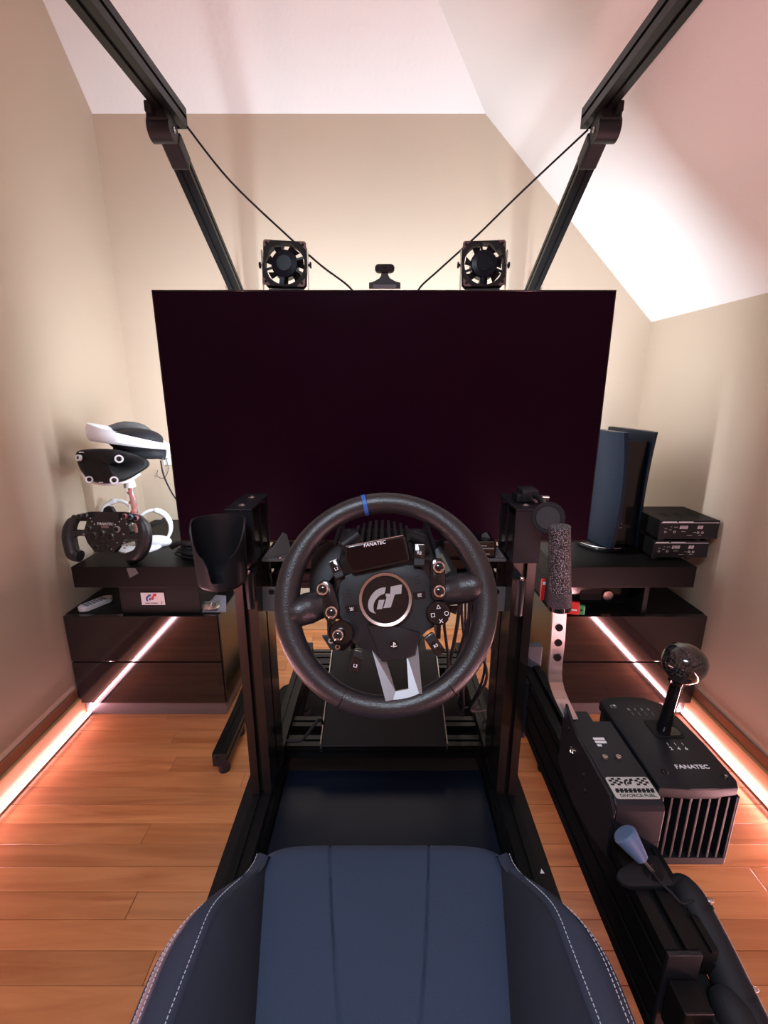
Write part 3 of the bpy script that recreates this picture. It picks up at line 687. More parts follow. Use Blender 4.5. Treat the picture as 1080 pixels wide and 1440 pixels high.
for s in (-1, 1):
    rg = []; rg2 = []; st1 = []; st2 = []; st3 = []; pip = []
    for i in range(60):
        Y = -.12+.0133*i
        if Y > .508: break
        xi, xr, xo, hf = bol(Y); zt = .474+.052*hf; zc = .466
        prof = [(xi-.004, zc-.03), (xi, zc), (xi+(xr-xi)*.25, zc+(zt-zc)*.45), (xi+(xr-xi)*.55, zc+(zt-zc)*.82), (xr-.005, zt-.0015), (xr, zt-.0035)]
        prof2 = [(xr, zt-.0035), (xr+.004, zt), (xr+(xo-xr)*.5, zt+.002), (xo-.014, zt-.004), (xo-.0045, zt-.014), (xo-.0015, zt-.020), (xo, zt-.030), (xo-.002, .42), (xo-.012, .36)]
        rg.append([(CX+s*x, Y, z) for x, z in prof]); rg2.append([(CX+s*x, Y, z) for x, z in prof2])
        st1.append(Vector((CX+s*(xr+.0055), Y, zt+.0010))); st2.append(Vector((CX+s*(xo-.0125), Y, zt-.0036))); st3.append(Vector((CX+s*(xo-.0030), Y, zt-.0165)))
        pip.append(Vector((CX+s*(xo+.001), Y, zt-.026)))
    MB().loft(rg, False, False).build('bolster_inner', 'fabric2', seat, 80)
    MB().loft(rg2, False, False).build('bolster_outer', 'vinyl', seat, 80)
    # closed front of bolster
    f_ = MB(); r0 = rg[-1]+rg2[-1][1:]; f_.loft([r0, [(x*.97, y_+.012, min(z, .45)) for x, y_, z in r0]], False, False); f_.build('bolster_front', 'fabric2', seat, 80)
    b = MB(); 
    for stl in (st1, st2[:-4], st3[:-4]):
        pts, _ = smooth(stl, 1, 15)
        k = 0
        while k+3 < len(pts):
            if k > 4: b.tube([pts[k], pts[k+3]], .00055, 5)
            k += 4 if False else 5
    o = b.build('stitching', 'thread', seat)
    MB().tube(pip, .0022, 8, sub=2).build('piping', 'vinyl', seat, 80)
MB().bx(-.235, .235, -.12, .44, .36, .44, .01).build('seat_pan', 'matte', seat)
for s in (-1, 1):
    MB().bx(s*.20-.016, s*.20+.016, -.10, .46, .235, .36, .002).build('slider', 'matte', seat)
MB().bx(-.258, .258, .38, .42, .165, .205, .001).build('seat_crossbar', 'anod', rig); MB().bx(-.258, .258, -.05, -.01, .165, .205, .001).build('seat_crossbar', 'anod', rig)
for s in (-1, 1): MB().bx(s*.20-.02, s*.20+.02, -.10, .46, .2055, .2345, .002).build('slider_rail', 'anod', seat)
for x_ in (-.087, .064): MB().bx(x_-.009, x_+.009, .535, .548, .405, .44, .002).build('seat_clip', 'matte', seat)
# ================================================================== SIDE BEAM, HANDBRAKE, SHIFTER
BX0, BX1, BZ0, BZ1 = .309, .349, .372, .504
sb = thing('side_beam', 'black slotted side beam carrying the handbrake and shifter, with a grey end cap', 'beam', (.33, .6, .37))
MB().extr(slot_section(.04, BZ1-BZ0, .044, .009, .008), (.329, .372, (BZ0+BZ1)/2), (.329, .915, (BZ0+BZ1)/2)).build('profile', 'anodd', sb)
MB().bx(.309, .351, .9155, .935, .50, .552, .002).build('grey_end_cap', 'capg', sb)
MB().bx(BX0, BX1, .915, .93, .37, .50, .001).build('mount_block', 'matte', sb)
MB().bx(BX0+.001, BX1-.001, .366, .3715, BZ0, BZ1, .001).build('near_end_cap', 'plas', sb)
MB().bx(.3015, .309, .86, .98, .36, .50, .001).build('upright_plate', 'anod2', sb)
# shifter
sh = thing('shifter', 'black gear shifter box with ribbed vents and a carbon ball knob', 'shifter', (.44, .61, .43))
P = lambda px, py, z=.569: (lambda v: (v.x, v.y))(atz(px, py, z))
back = [P(*p) for p in ((838, 1000), (858, 990), (880, 985), (905, 983), (936, 985))]
top = [P(846, 992), P(870, 986), P(900, 983), P(936, 985), P(965, 1010), P(1000, 1050), P(1022, 1080), P(1038, 1104), P(1030, 1110), P(1000, 1104), P(965, 1102), P(930, 1104), P(900, 1108), (.365, .50), (.3795, .52), (.3795, .62)]
top = [(.3795, .705), (.39, .714), (.42, .720), (.46, .717), (.485, .700), (.4935, .665), (.4955, .60), (.4955, .535), (.490, .524), (.46, .5205), (.42, .5195), (.3795, .522)]
MB().prism(top, .553, .570, .003).build('top_cover', 'anod2', sh, 40)
MB().prism([(x*1, y_) for x, y_ in [(.381, .70), (.42, .712), (.46, .712), (.49, .69), (.4935, .62), (.4935, .536), (.381, .536)]], .432, .5528, .001).build('body', 'plas', sh)
for k in range(9):
    x_ = .386+k*.0132
    MB().bx(x_, x_+.0035, .523, .5355, .445, .5525, .0006).build('vent_rib', 'plas', sh)
MB().bx(.3815, .4945, .5225, .5355, .432, .4448, .001).build('vent_base', 'plas', sh)
MB().bx(.490, .4945, .523, .5355, .4452, .5525, .001).build('vent_side', 'plas', sh)
b = MB(); b.prism(rrect(.046, .040, .004), .5702, .5712, 0, Matrix.Translation((.452, .636, 0))); b.build('gate_plate', 'matte', sh)
MB().prism(rrect(.034, .020, .008), .5713, .5722, 0, Matrix.Translation((.455, .629, 0))).build('gate_slot', 'glossp', sh)
kb = Vector((.440, .602, .713))
MB().tube([(.452, .637, .573), (.450, .631, .60), (.443, .610, .69)], [.0105, .0095, .0088], 20, sub=4).build('shift_lever', 'glossp', sh, 60)
MB().lathe([(.011, -.030), (.014, -.028), (.020, -.023), (.0275, -.013), (.0305, .0), (.029, .010), (.0245, .018), (.017, .0235), (.008, .0262), (.0005, .027)], kb, 48, (.10, -.12, 1)).build('knob', 'knob', sh, 70)
MB().lathe([(.0105, -.036), (.0125, -.034), (.0125, -.030), (.011, -.029)], kb, 30, (.10, -.12, 1)).build('knob_collar', 'glossp', sh, 40)
fx = lambda x, y_, z=.5703, rot=0: Matrix.Translation((x, y_, z)) @ Matrix.Rotation(rot, 4, 'Z')
text('FANATEC', fx(.4475, .558), .0098, 'print', parent=sh, sx=1.15)
for s_, x_ in (('2', .4385), ('4', .4500), ('6', .4615)):
    text(s_, fx(x_, .5935), .0085, 'print', parent=sh); MB().bx(x_-.0003, x_+.0003, .600, .6055, .5703, .5706).build('gate_line', 'print', sh)
for s_, x_ in (('R', .4255), ('1', .4365), ('3', .4475), ('5', .459)):
    text(s_, fx(x_-.006, .683), .0075, 'printg', parent=sh); MB().bx(x_-.0053, x_-.0047, .668, .676, .5703, .5706).build('gate_line', 'printg', sh)
for x_, y_ in ((.396, .690), (.483, .540), (.402, .548)): MB().lathe([(.0052, 0), (.0052, .0006), (.0034, .0006), (.0001, .0002)], (x_, y_, .5701), 20).build('screw_recess', 'glossp', sh); 
for x_, y_ in ((.397, .690), (.4835, .540)): screw((x_, y_, .5712), (0, 0, 1), .0026, sh)
MB().bx(.3495, .4, .56, .66, .418, .4315, .001).build('mounting_plate', 'anod2', sh)
# handbrake
hb = thing('handbrake', 'black handbrake with bent metal lever and knurled grip, silver chequered sticker', 'handbrake', (.34, .58, .5))
hz = .569
MB().prism([(.497-.02, -.0), (.497, .0)], 0, 1) if False else None
sidep = [(.497, .480), (.497, .558), (.502, hz-.004), (.510, hz), (.62, hz), (.665, .585), (.672, .590), (.676, .560), (.676, .470), (.60, .455), (.53, .468)]
MB().prism(sidep, 0, .0045, .0006, frame((.3045, 0, 0), (0, 1, 0), (0, 0, 1))).build('side_plate', 'anod2', hb)
MB().prism([(.497, .505), (.497, .556), (.500, .563), (.507, hz), (.655, hz), (.655, .505)], 0, .0655, .0012, frame((.3095, 0, 0), (0, 1, 0), (0, 0, 1))).build('brake_body', 'anod2', hb)
MB().bx(.3495, .3745, .497, .655, .478, .5045, .001).build('body_skirt', 'anod2', hb)
MB().bx(.322, .352, .656, .690, .508, .562, .002).build('pivot_block', 'anod2', hb)
stf = frame(((.311+.372)/2+.0005, .522, hz+.0004), (1, 0, 0), (0, 1, 0))
MB(stf).prism(rrect(.060, .036, .004), 0, .0006).build('sticker', 'sticker', hb)
b = MB(stf)
for i in range(12):
    for j in range(4):
        if (i+j) % 2 == 0 and not (4 <= i <= 7): b.bx(-.027+i*.0045, -.0225+i*.0045, .0035+j*.0032, .0067+j*.0032, .0007, .0009)
b.build('chequer_print', 'matte', hb)
gt_logo(stf @ Matrix.Translation((0, .0095, .0007)), .0075, ['matte'], hb, .0002)
text('DIVORCE FUEL', stf @ Matrix.Translation((.001, -.0135, .0009)), .0068, 'matte', parent=hb, depth=.0001, sx=1.08)
text('GEARSHIFTS', stf @ Matrix.Translation((.0, -.0045, .0009)), .0082, 'matte', parent=hb, depth=.0001, sx=1.05) if False else None
b = MB(stf)
for i in range(9): b.prism([(-.026+i*.006, -.0085), (-.0215+i*.006, -.0085), (-.0200+i*.006, -.0015), (-.0245+i*.006, -.0015)], .0007, .0009)
b.box((0, -.005, .0009), (.052, .0012, .0002)); b.build('wordmark_print', 'matte', hb)
lf = frame((.3375, .608, hz+.0004), (1, 0, 0), (0, 1, 0)); b = MB(lf)
b.prism(rrect(.0175, .0052, .0010, 3, 0, .0068), 0, .0004); b.prism(rrect(.0175, .0052, .0010, 3, 0, 0), 0, .0004); b.prism(rrect(.007, .0046, .0010, 3, -.005, -.0068), 0, .0004); b.build('emblem', 'print', hb)
for x_ in (.330, .350): screw((x_, .577, hz+.0006), (0, 0, 1), .0042, hb, 'gun')
screw((.304, .628, .535), (-1, 0, 0), .0068, hb, 'chrome'); 
for y_, z_ in ((.582, .534), (.572, .514), (.648, .562)): screw((.304, y_, z_), (-1, 0, 0), .0038, hb, 'matte')
# lever
gt = at(787, 742, .70); gb = at(787, 853, .70)
l1 = at(784, 900, .70); l2 = at(781, 958, .70); l3 = at(803, 1010, .672)
lv = [gb+Vector((0, .001, .0)), l1, l2, l3]
b = MB(); w2 = .0115; th = .003
b.loft([[p+Vector((-w2, -th, 0)), p+Vector((w2, -th, 0)), p+Vector((w2, th, 0)), p+Vector((-w2, th, 0))] for p in smooth(lv, 1, 5)[0]]); b.build('lever', 'alu', hb)
for t_ in (0.18, .50, .82):
    p = gb.lerp(l2, .15+t_*.62); MB().lathe([(.0062, 0), (.0062, .0014), (.0050, .0014), (.0048, .0003), (.0001, .0003)], p+Vector((0, -.0033, 0)), 20, (0, -1, 0)).build('lever_hole', 'matte', hb, 40)
ax = (gt-gb).normalized()
MB().cyl(gb+ax*.030, gt, .0178, .0165, n=32).build('grip', 'grip', hb, 60)
MB().cyl(gb+ax*.004, gb+ax*.0298, .0188, n=32).build('grip_band', 'band', hb, 60)
MB().cyl(gb-ax*.004, gb+ax*.0038, .0182, n=32).build('grip_collar', 'glossp', hb, 60)
MB().lathe([(.0172, 0), (.0165, .002), (.012, .003), (.001, .003)], gt, 32, ax).build('grip_top', 'grip', hb, 60)
# ================================================================== PHONE MAGNET on the right upright
pm = thing('phone_mount', 'round grey magnetic phone mount disc clamped on the right upright', 'phone mount', (.27, .93, .88))
MB().box((.292, .925, .894), (.034, .045, .026), .004).build('clamp', 'plas', pm, 40)
MB().box((.272, .925, .889), (.012, .040, .016), .002).build('clamp_jaw', 'plas', pm, 40)
MB().cyl((.306, .90, .893), (.326, .895, .893), .0045).build('clamp_screw', 'chrome', pm, 40)
dc = at(771, 728, .80); dn = (Vector((0, 0, H))-dc).normalized(); dn = Vector((dn.x-.1, dn.y, dn.z-.05)).normalized()
MB().tube([(.30, .91, .895), (.303, .87, .895), dc-dn*.008], .006, 12, sub=4).build('arm', 'plas', pm, 60)
MB().lathe([(.026, -.004), (.0285, -.002), (.0285, .0025), (.0275, .0035), (.0215, .0035), (.0208, .002), (.0205, .002)], dc, 48, dn, caps=False).lathe([(.026, -.004), (.001, -.004)], dc, 48, dn, False).build('disc_rim', 'plas', pm, 40)
MB().lathe([(.0206, 0), (.0206, .0022), (.0001, .0022)], dc, 48, dn).build('disc_face', 'tone', pm, 40)
# ================================================================== CUP HOLDER
ch = thing('cup_holder', 'open-fronted black cup holder on the left upright, empty', 'cup holder', (-.315, .80, .74))
cc = Vector((-.2985, .80, 0)); R1, R0 = .0485, .0435; zb = .752
n = 96
def rimz(a):
    # a: angle from the front notch direction
    a = abs((a+PI) % (2*PI)-PI)
    q = a/PI
    if a < .24: return .018
    if a < .36: return .018+(.034)*sm((a-.24)/.12)
    if a < .55: return .052+.012*(a-.36)/.19
    return .064+(.058)*sm((a-.52)/1.35)
outer = []; 
na = math.radians(-82)
levels = 12
rings = []
def ringp(fn): return [fn(2*PI*k/n) for k in range(n)]
def pt(a, f, inn):
    h = rimz(a-na)*f; R = (R0+(R1-R0)*(h/.12)) - (.003 if inn else 0)
    if inn: h = max(h, .004)
    return (cc.x+R*math.cos(a), cc.y+R*math.sin(a), zb+h)
b = MB()
b.loft([ringp(lambda a: (cc.x+.02*math.cos(a), cc.y+.02*math.sin(a), zb)), ringp(lambda a: (cc.x+(R0-.006)*math.cos(a), cc.y+(R0-.006)*math.sin(a), zb)), ringp(lambda a: (cc.x+R0*math.cos(a), cc.y+R0*math.sin(a), zb+.006))] +
       [ringp(lambda a, i=i: pt(a, .06+.94*i/levels, False)) for i in range(1, levels+1)] +
       [ringp(lambda a, i=i: pt(a, .06+.94*i/levels, True)) for i in range(levels, 0, -1)] +
       [ringp(lambda a: (cc.x+(R0-.006)*math.cos(a), cc.y+(R0-.006)*math.sin(a), zb+.004)), ringp(lambda a: (cc.x+.001*math.cos(a), cc.y+.001*math.sin(a), zb+.004))])
b.build('cup', 'plas', ch, 50)
MB().box((-.2925, .8535, .80), (.02, .006, .06), .002).build('mount_tab', 'plas', ch)
# ================================================================== SMALL LEVER at near end of side beam
sl = thing('toggle_lever', 'short blue-grey cone knob lever on a black bracket plate near the seat', 'lever', (.345, .42, .505))
pl = [(x, y_) for x, y_ in ((.318, .395), (.378, .392), (.384, .404), (.380, .452), (.366, .462), (.345, .456), (.334, .440), (.318, .436), (.309, .424), (.309, .405))]
pl = [(q_.x, q_.y) for q_ in (atz(*p_, .512) for p_ in ((899, 1205), (920, 1201), (927, 1206), (947, 1241), (944, 1245), (886, 1245), (874, 1240), (867, 1231), (870, 1222)))]
MB().prism(pl[::-1], .5045, .5115, .0012).build('bracket_plate', 'plas', sl, 40)
MB().lathe([(.012, 0), (.012, .0006), (.0005, .0006)], atz(918, 1226, .5117), 24).build('plate_hole', 'glossp', sl)
a_ = atz(918, 1226, .512); tipc = atz(884, 1181, .556); b_ = atz(903, 1208, .538)
MB().cyl(a_, b_, .0022).build('lever_rod', 'alu', sl, 40)
MB().lathe([(.0075, 0), (.0088, .004), (.0145, .028), (.0150, .032), (.013, .0345), (.0005, .035)], b_, 32, (tipc-b_)).build('cone_knob', 'bluegrey', sl, 40)
a2 = atz(915, 1222, .514); b2 = atz(960, 1270, .509)
tag(MB().tube([a2, atz(928, 1240, .518), atz(945, 1256, .514), b2, atz(985, 1262, .50)], .0016, 8, sub=4).build('cable', 'rub', None, 60), 'short black cable lying over the near end of the side beam', 'cable')
ht = thing('padded_bar', 'thick black strap-wrapped padded bar lying right of the side beam, near corner', 'padded bar', (.38, .38, .45))
q = [atz(960, 1247, .492), atz(972, 1266, .49), atz(1004, 1330, .47), atz(1036, 1400, .45), atz(1075, 1480, .43)]
MB().tube(q, [.014, .0185, .0195, .0205, .021], 20, sub=6).build('padding', 'rub', ht, 60)
MB().ball(q[0], .0150, (1.1, 1, .8)).build('rounded_end', 'rub', ht, 60)
for t_ in (1.25, 3.1):
    i = int(t_); p = q[i].lerp(q[i+1], t_-i); d_ = (q[i+1]-q[i]).normalized()
    MB().cyl(p-d_*.0022, p+d_*.0022, .0208, n=24).build('strap', 'matte', ht, 40)
    MB().ball(p+Vector((.015, .002, .0145)), .003, (1.6, 1, .6)).build('buckle', 'alu', ht, 60)
MB().bx(.352, .375, .30, .41, .40, .445, .003).build('mounting_block', 'matte', ht)
MB().extr(slot_section(.021, .036, .036, .005, .004), (.3625, .375, .478), (.3625, .50, .478)).build('side_rail', 'anodd', ht)
MB().tube([atz(1012, 1392, .452), atz(1030, 1425, .448), atz(1062, 1480, .43)], [.014, .020, .021], 20, sub=4).build('padded_end', 'rub', ht, 60)
bs = thing('buckle_stalk', 'black angled bracket hanging under the near end of the side beam', 'bracket', (.335, .34, .33))
MB().bx(.314, .346, .335, .3655, .41, .47, .002).build('plate', 'anodd', bs); MB().bx(.318, .344, .30, .336, .395, .41, .002).build('tongue', 'anodd', bs)
# ================================================================== GAME CONSOLE (upright, right shelf)
gc = thing('game_console', 'tall upright satin black games console on the right shelf beside the television', 'console', (.69, 1.52, .562))
ang = math.radians(8); GO = Vector((.792, 1.60, .585)); RZ = Matrix.Rotation(ang, 3, 'Z')
def gl(x, y_, z): return GO+RZ @ Vector((x, y_, z))
Hc = .385
for s in (-1, 1):
    rg = []
    for i in range(15):
        z = Hc*i/14; q = i/14; fl_ = .013*(2*q-1)**2+(.010*q if s > 0 else .004*q)
        xo = s*(.040+fl_); xin = s*(.030+fl_*.8); yf = -.125-.012*math.sin(q*PI)*.5
        rg.append([gl(xin, yf, z), gl(xo*.98, yf+.004, z), gl(xo+s*.012, yf+.05, z), gl(xo+s*.014, .03, z), gl(xo, .12, z), gl(xin, .12, z)])
    MB().loft(rg).build('side_shell', 'ps5', gc, 50)
b = MB(); rg = []
for i in range(9):
    q = i/8; z = .01+(Hc-.04)*q; f_ = .008*(2*q-1)**2
    rg.append([gl(-.030-f_, -.112, z), gl(.030+f_, -.112, z), gl(.030+f_, .11, z), gl(-.030-f_, .11, z)])
b.loft(rg).build('core', 'glossp', gc)
for j in range(3): 
    MB().box(gl(-.0500, -.094, .245+.008*j), (.0030, .046, .0022), 0, RZ @ Matrix.Rotation(math.atan2(.0125, .046), 3, 'Z')).build('groove_line', 'glossp', gc)
    MB().box(gl(.052, -.075, .245+.010*j), (.006, .08, .004), 0, RZ).build('vent_slat', 'alu' if False else 'grey', gc)
MB().box(gl(-.018, -.1135, .07), (.008, .001, .0015), 0, RZ).build('port', 'printg', gc); MB().box(gl(-.018, -.1135, .085), (.003, .001, .008), 0, RZ).build('port', 'grey', gc)
MB().lathe([(.055, 0), (.085, .002), (.088, .010), (.080, .018), (.055, .021), (.001, .021)], (GO.x-.012, GO.y-.02, .5615), 48).build('stand', 'glossp', gc, 40)
b = MB(); b.tube([(GO.x-.012+.087*math.cos(a), GO.y-.02+.087*math.sin(a), .5785) for a in [PI+i*PI/14+.1 for i in range(9)]], .0016, 8); b.build('stand_edge', 'alu', gc, 60)
# ================================================================== AMPLIFIERS
def amp(x0, x1, y0, z0, z1, label):
    t = thing('amplifier', label, 'amplifier', ((x0+x1)/2, y0+.09, z0-.01))
    MB().bx(x0, x1, y0+.004, y0+.185, z0, z1, .0015).build('case', 'satin', t)
    MB().bx(x0-.001, x1+.001, y0, y0+.0035, z0-.001, z1+.001, .0008).build('front_panel', 'plas', t)
    f_ = lambda px, pz, d=0: frame((x0+px*(x1-x0), y0-.0002-d, z0+pz*(z1-z0)), (1, 0, 0), (0, 0, 1))
    MB().bx(x0+.002, x1-.002, y0-.0008, y0-.0001, z1-.0078, z1-.0062).build('silver_line', 'print', t)
    text('DIGITAL POWER AMP', f_(.24, .90), .0052, 'print', parent=t, sx=.95, shear=.2) if False else None
    for (a0, a1) in ((.03, .26), (.31, .55)):
        b = MB(); 
        x = x0+a0*(x1-x0)
        while x < x0+a1*(x1-x0): b.bx(x, x+.0028, y0-.0008, y0-.0001, z1-.0062, z1-.0030); x += .0038
        b.build('maker_print', 'print', t)
    text('888', f_(.40, .62), .0155, 'lcd', parent=t, sx=1.15, shear=.12); text('88', f_(.68, .62), .0155, 'lcd', parent=t, sx=1.15, shear=.12)
    for px, pz in ((.10, .38), (.255, .38), (.66, .34), (.735, .34)):
        ringm(f_(px, pz), (0, 0, 0), .0036, .0026, 18, 'lcd', t, name='button')
    for px, pz, w_ in ((.10, .56, .008), (.18, .50, .008), (.19, .66, .004), (.27, .64, .012), (.41, .40, .014), (.70, .20, .01), (.52, .18, .016)):
        MB().bx(x0+px*(x1-x0)-w_/2, x0+px*(x1-x0)+w_/2, y0-.0006, y0-.0001, z0+pz*(z1-z0)-.001, z0+pz*(z1-z0)+.001).build('print_mark', 'printg', t)
    MB().cyl((x0+.57*(x1-x0), y0-.001, z0+.35*(z1-z0)), (x0+.60*(x1-x0), y0-.009, z0+.40*(z1-z0)), .0015).build('toggle', 'chrome', t)
    for k in range(3):
        b = MB(); xs = x0+.05+k*.045
        for j in range(7): b.bx(xs-.012, xs+.012, y0+.05+j*.006, y0+.052+j*.006, z1+.0001, z1+.0005)
        b.build('vent_grille', 'matte', t)
    for xx in (x0+.02, x1-.05):
        for yy in (y0+.02, y0+.16): MB().cyl((xx, yy, z0-.0105), (xx, yy, z0-.0002), .009).build('foot', 'rub', t, 40)
amp(.874, 1.050, 1.425, .572, .628, 'slim black amplifier with digital displays, lower of the stacked pair')
amp(.876, 1.062, 1.412, .640, .700, 'slim black amplifier with digital displays, stacked on top of the other')
# device inside right riser gap
t = thing('receiver', 'small black box with a round grey knob, tucked under the right shelf', 'receiver', (.75, 1.5, .385))
MB().bx(.60, .845, 1.47, 1.70, .3855, .455, .003).build('case', 'glossp', t)
MB(frame((.712, 1.4695, .418), (1, 0, 0), (0, 0, 1))).prism(rrect(.082, .036, .012), 0, .0015).build('display_window', 'tone', t)
MB().lathe([(.0205, 0), (.019, .006), (.0165, .010), (.0005, .0105)], (.765, 1.4695, .420), 32, (0, -1, 0)).build('knob', 'gun', t, 40)
# red/green boxes left on the right cabinet
t = thing('game_boxes', 'red and green printed toy packet on the left corner of the right cabinet', 'packet', (.58, 1.42, .386))
MB().box((.614, 1.395, .4085), (.05, .012, .044), .001, Matrix.Rotation(-.25, 3, 'Z')).build('packet_front', 'red', t)
MB().box((.6445, 1.39, .4035), (.026, .012, .034), .004, Matrix.Rotation(-.25, 3, 'Z')).build('green_tab', 'green', t)
MB().box((.612, 1.3875, .4045), (.036, .0006, .005), 0, Matrix.Rotation(-.25, 3, 'Z')).build('print_band', 'print', t)
MB().ball((.6445, 1.3835, .404), .004, (1, .3, 1)).build('green_dot', 'matte', t)
t = thing('red_card', 'small red and white card pack standing left of the grip on the right cabinet', 'card pack', (.52, 1.36, .386))
MB().box((.573, 1.50, .425), (.05, .012, .078), .001).build('pack', 'red', t); MB().box((.573, 1.4930, .4515), (.046, .0008, .012)).build('band', 'print', t)
# ================================================================== LEFT SHELF OBJECTS
# formula wheel
FO = at(150, 752, 1.43); FK = .00226
ff = frame(FO, (1, -.10, 0), (0, .22, 1))
c1 = lambda l: [(80+x*.18519, 700+y*.18519) for x, y in l]
def fp(l): return [((x-150)*FK, -(y-752)*FK) for x, y in c1(l)]
def f3(p, z=0): q = fp([p])[0]; return (q[0], q[1], z)
fw = thing('formula_wheel', 'flat black formula-style wheel covered in knobs, leaning on the left shelf', 'steering wheel', (FO.x, 1.44, .561))
MB(ff).tube([f3(p) for p in ((140, 165), (100, 190), (75, 240), (70, 310), (85, 390), (105, 440), (160, 455))], [v*FK*1.12 for v in (4, 7, 8, 8.5, 8.5, 8.5, 7.5)], 16, sub=5).build('grip', 'leather', fw, 60)
MB(ff).tube([f3(p) for p in ((620, 150), (670, 185), (690, 240), (690, 310), (670, 380), (630, 430), (560, 455))], [v*FK*1.12 for v in (4, 7, 8, 8.5, 8.5, 8.5, 7.5)], 16, sub=5).build('grip', 'leather', fw, 60)
MB(ff).tube([f3((85, 285)), f3((150, 272)), f3((240, 275))], [.014, .011, .010], 12, sub=4).build('spoke', 'leather', fw, 60)
MB(ff).tube([f3((680, 285)), f3((610, 285)), f3((540, 290))], [.014, .011, .010], 12, sub=4).build('spoke', 'leather', fw, 60)
MB(ff).prism(fp([(110, 165), (140, 130), (250, 105), (520, 100), (650, 125), (690, 160), (690, 200), (640, 180), (560, 175), (230, 180), (160, 180)]), -.012, .006, .002).build('top_bar', 'plas', fw)
MB(ff).prism(fp([(235, 150), (545, 145), (590, 250), (560, 300), (510, 330), (450, 415), (290, 412), (235, 350), (200, 270)]), -.014, .009, .002).build('face_plate', 'carbon', fw)
MB(ff).prism(fp([(300, 105), (500, 102), (490, 175), (310, 180)]), .0095, .0115).build('display_panel', 'carbon', fw)
MB(ff).prism(fp([(335, 105), (345, 75), (375, 58), (405, 65), (430, 105)]), -.02, -.005, .002).build('rear_hump', 'plas', fw)
M['ringm'] = mat('knob_ring', (.16, .155, .16), .3, .7)
def fbut(p, r, m1='ringm', m2='glossp', z=.009, h=.008):
    o_ = MB(ff).lathe([(r, 0), (r, h*.6), (r*.8, h), (r*.7, h*.9)], f3(p, z), 18, caps=False).build('rotary_knob' if r > .009 else 'push_button', m1, fw, 40)
    MB(ff).lathe([(r*.75, h*.3), (r*.72, h*1.05), (.0002, h*1.1)], f3(p, z), 18).build('cap', m2, o_, 40)
for p in ((135, 150), (180, 142), (228, 135), (258, 232), (312, 376), (360, 343), (398, 373)): fbut(p, .0085)
for p, m_ in (((545, 132), mat('ring_red', (.35, .12, .14), .4)), ((592, 137), mat('ring_teal', (.12, .25, .3), .4)), ((638, 145), mat('ring_pink', (.4, .14, .2), .4))): fbut(p, .0085, m_, 'glossp')
fbut((483, 233), .0105, 'printg', 'plas')
for p in ((297, 290), (437, 290), (365, 268)): fbut(p, .0135 if p[0] != 365 else .0125, 'ringm', 'glossp', h=.012)
for p in ((540, 335), (540, 375), (525, 355), (558, 355), (210, 280), (535, 270), (585, 200), (560, 190)): MB(ff).lathe([(.003, 0), (.003, .003), (.0002, .003)], f3(p, .009), 10).build('stud', 'printg', fw)
for p in ((262, 155), (275, 180), (515, 155), (500, 175), (480, 337), (435, 388), (295, 200), (465, 198)): MB(ff).lathe([(.0018, 0), (.0018, .001), (.0002, .001)], f3(p, .0092), 8).build('indicator', 'print', fw)
text('FANATEC', ff @ Matrix.Translation(f3((387, 195), .0118)), .0112, 'print', parent=fw, sx=1.15, shear=.15)
MB(ff).prism(fp([(352, 208), (412, 208), (412, 228), (352, 228)]), .0092, .0105).build('small_label', mat('dull_pink', (.25, .14, .14), .5), fw)
# headset stand + headset
c5 = lambda x, y_: (80+x*.16667, 590+y_*.16667)
HS = thing('headset_stand', 'clear tube headset stand with a red printed core behind the formula wheel', 'headset stand', (-.80, 1.52, .561))
tb = at(192, 742, 1.55); tt = at(182, 688, 1.55)
base = Vector((tb.x+.005, 1.55, .5615)); topp = at(182, 680, 1.55)
MB().lathe([(.07, 0), (.07, .006), (.065, .009), (.001, .009)], base, 40).build('base', 'white', HS, 40)
MB().cyl(base+Vector((0, 0, .009)), topp, .0155, n=28).build('tube', 'acryl', HS, 40)
d_ = (topp-base).normalized(); o = MB(); p0 = base+d_*.02
hx = [];
for i in range(70): 
    a = i*.55; u = i/69; hx.append(base+d_*(.015+u*((topp-base).length-.03))+Vector((.006*math.cos(a), .006*math.sin(a), 0)))
MB().tube(hx, .0028, 6).cyl(base+d_*.012, topp-d_*.012, .0048).build('red_core', 'redt', HS, 60)
MB().cyl(topp-d_*.012, topp+d_*.022, .019, .0155, n=28).build('collar', 'white', HS, 40)
VR = thing('vr_headset', 'black and white virtual reality headset resting on its stand by the left wall', 'headset', (-.82, 1.52, .8))
c5 = lambda x, y_: (80+x*.16667, 590+y_*.16667)
sil = [(160, 300), (175, 268), (230, 252), (350, 245), (470, 250), (580, 268), (690, 298), (760, 338), (782, 375), (765, 405), (700, 450), (600, 508), (520, 530), (440, 540), (340, 533), (265, 508), (215, 450), (180, 385)]
S2, _ = smooth([Vector((*c5(*p), 0)) for p in sil], 1, 4, True); cxv, cyv = 152, 653
def depth(px): return 1.47+.0007*max(0, 140-px)+.0016*max(0, px-165)
def infl(sc, dz, dx=0, dy=0): return [at(cxv+(p.x-cxv)*sc+dx, cyv+(p.y-cyv)*sc+dy, depth(p.x)-dz) for p in S2]
MB().loft([infl(.72, -.10, 8, -2), infl(.90, -.075, 4, -1), infl(.975, -.045), infl(1.0, -.018), infl(.985, .002), infl(.94, .014), infl(.86, .020), infl(.5, .025), infl(.02, .027)]).build('visor', 'matte', VR, 60)
MB().tube([at(*c5(x, y_), depth(80+x*.16667)+.012) for x, y_ in ((215, 450), (265, 508), (340, 536), (440, 544), (540, 533), (620, 506), (700, 455))], .0055, 10, sub=4).build('lower_trim', 'white', VR, 60)
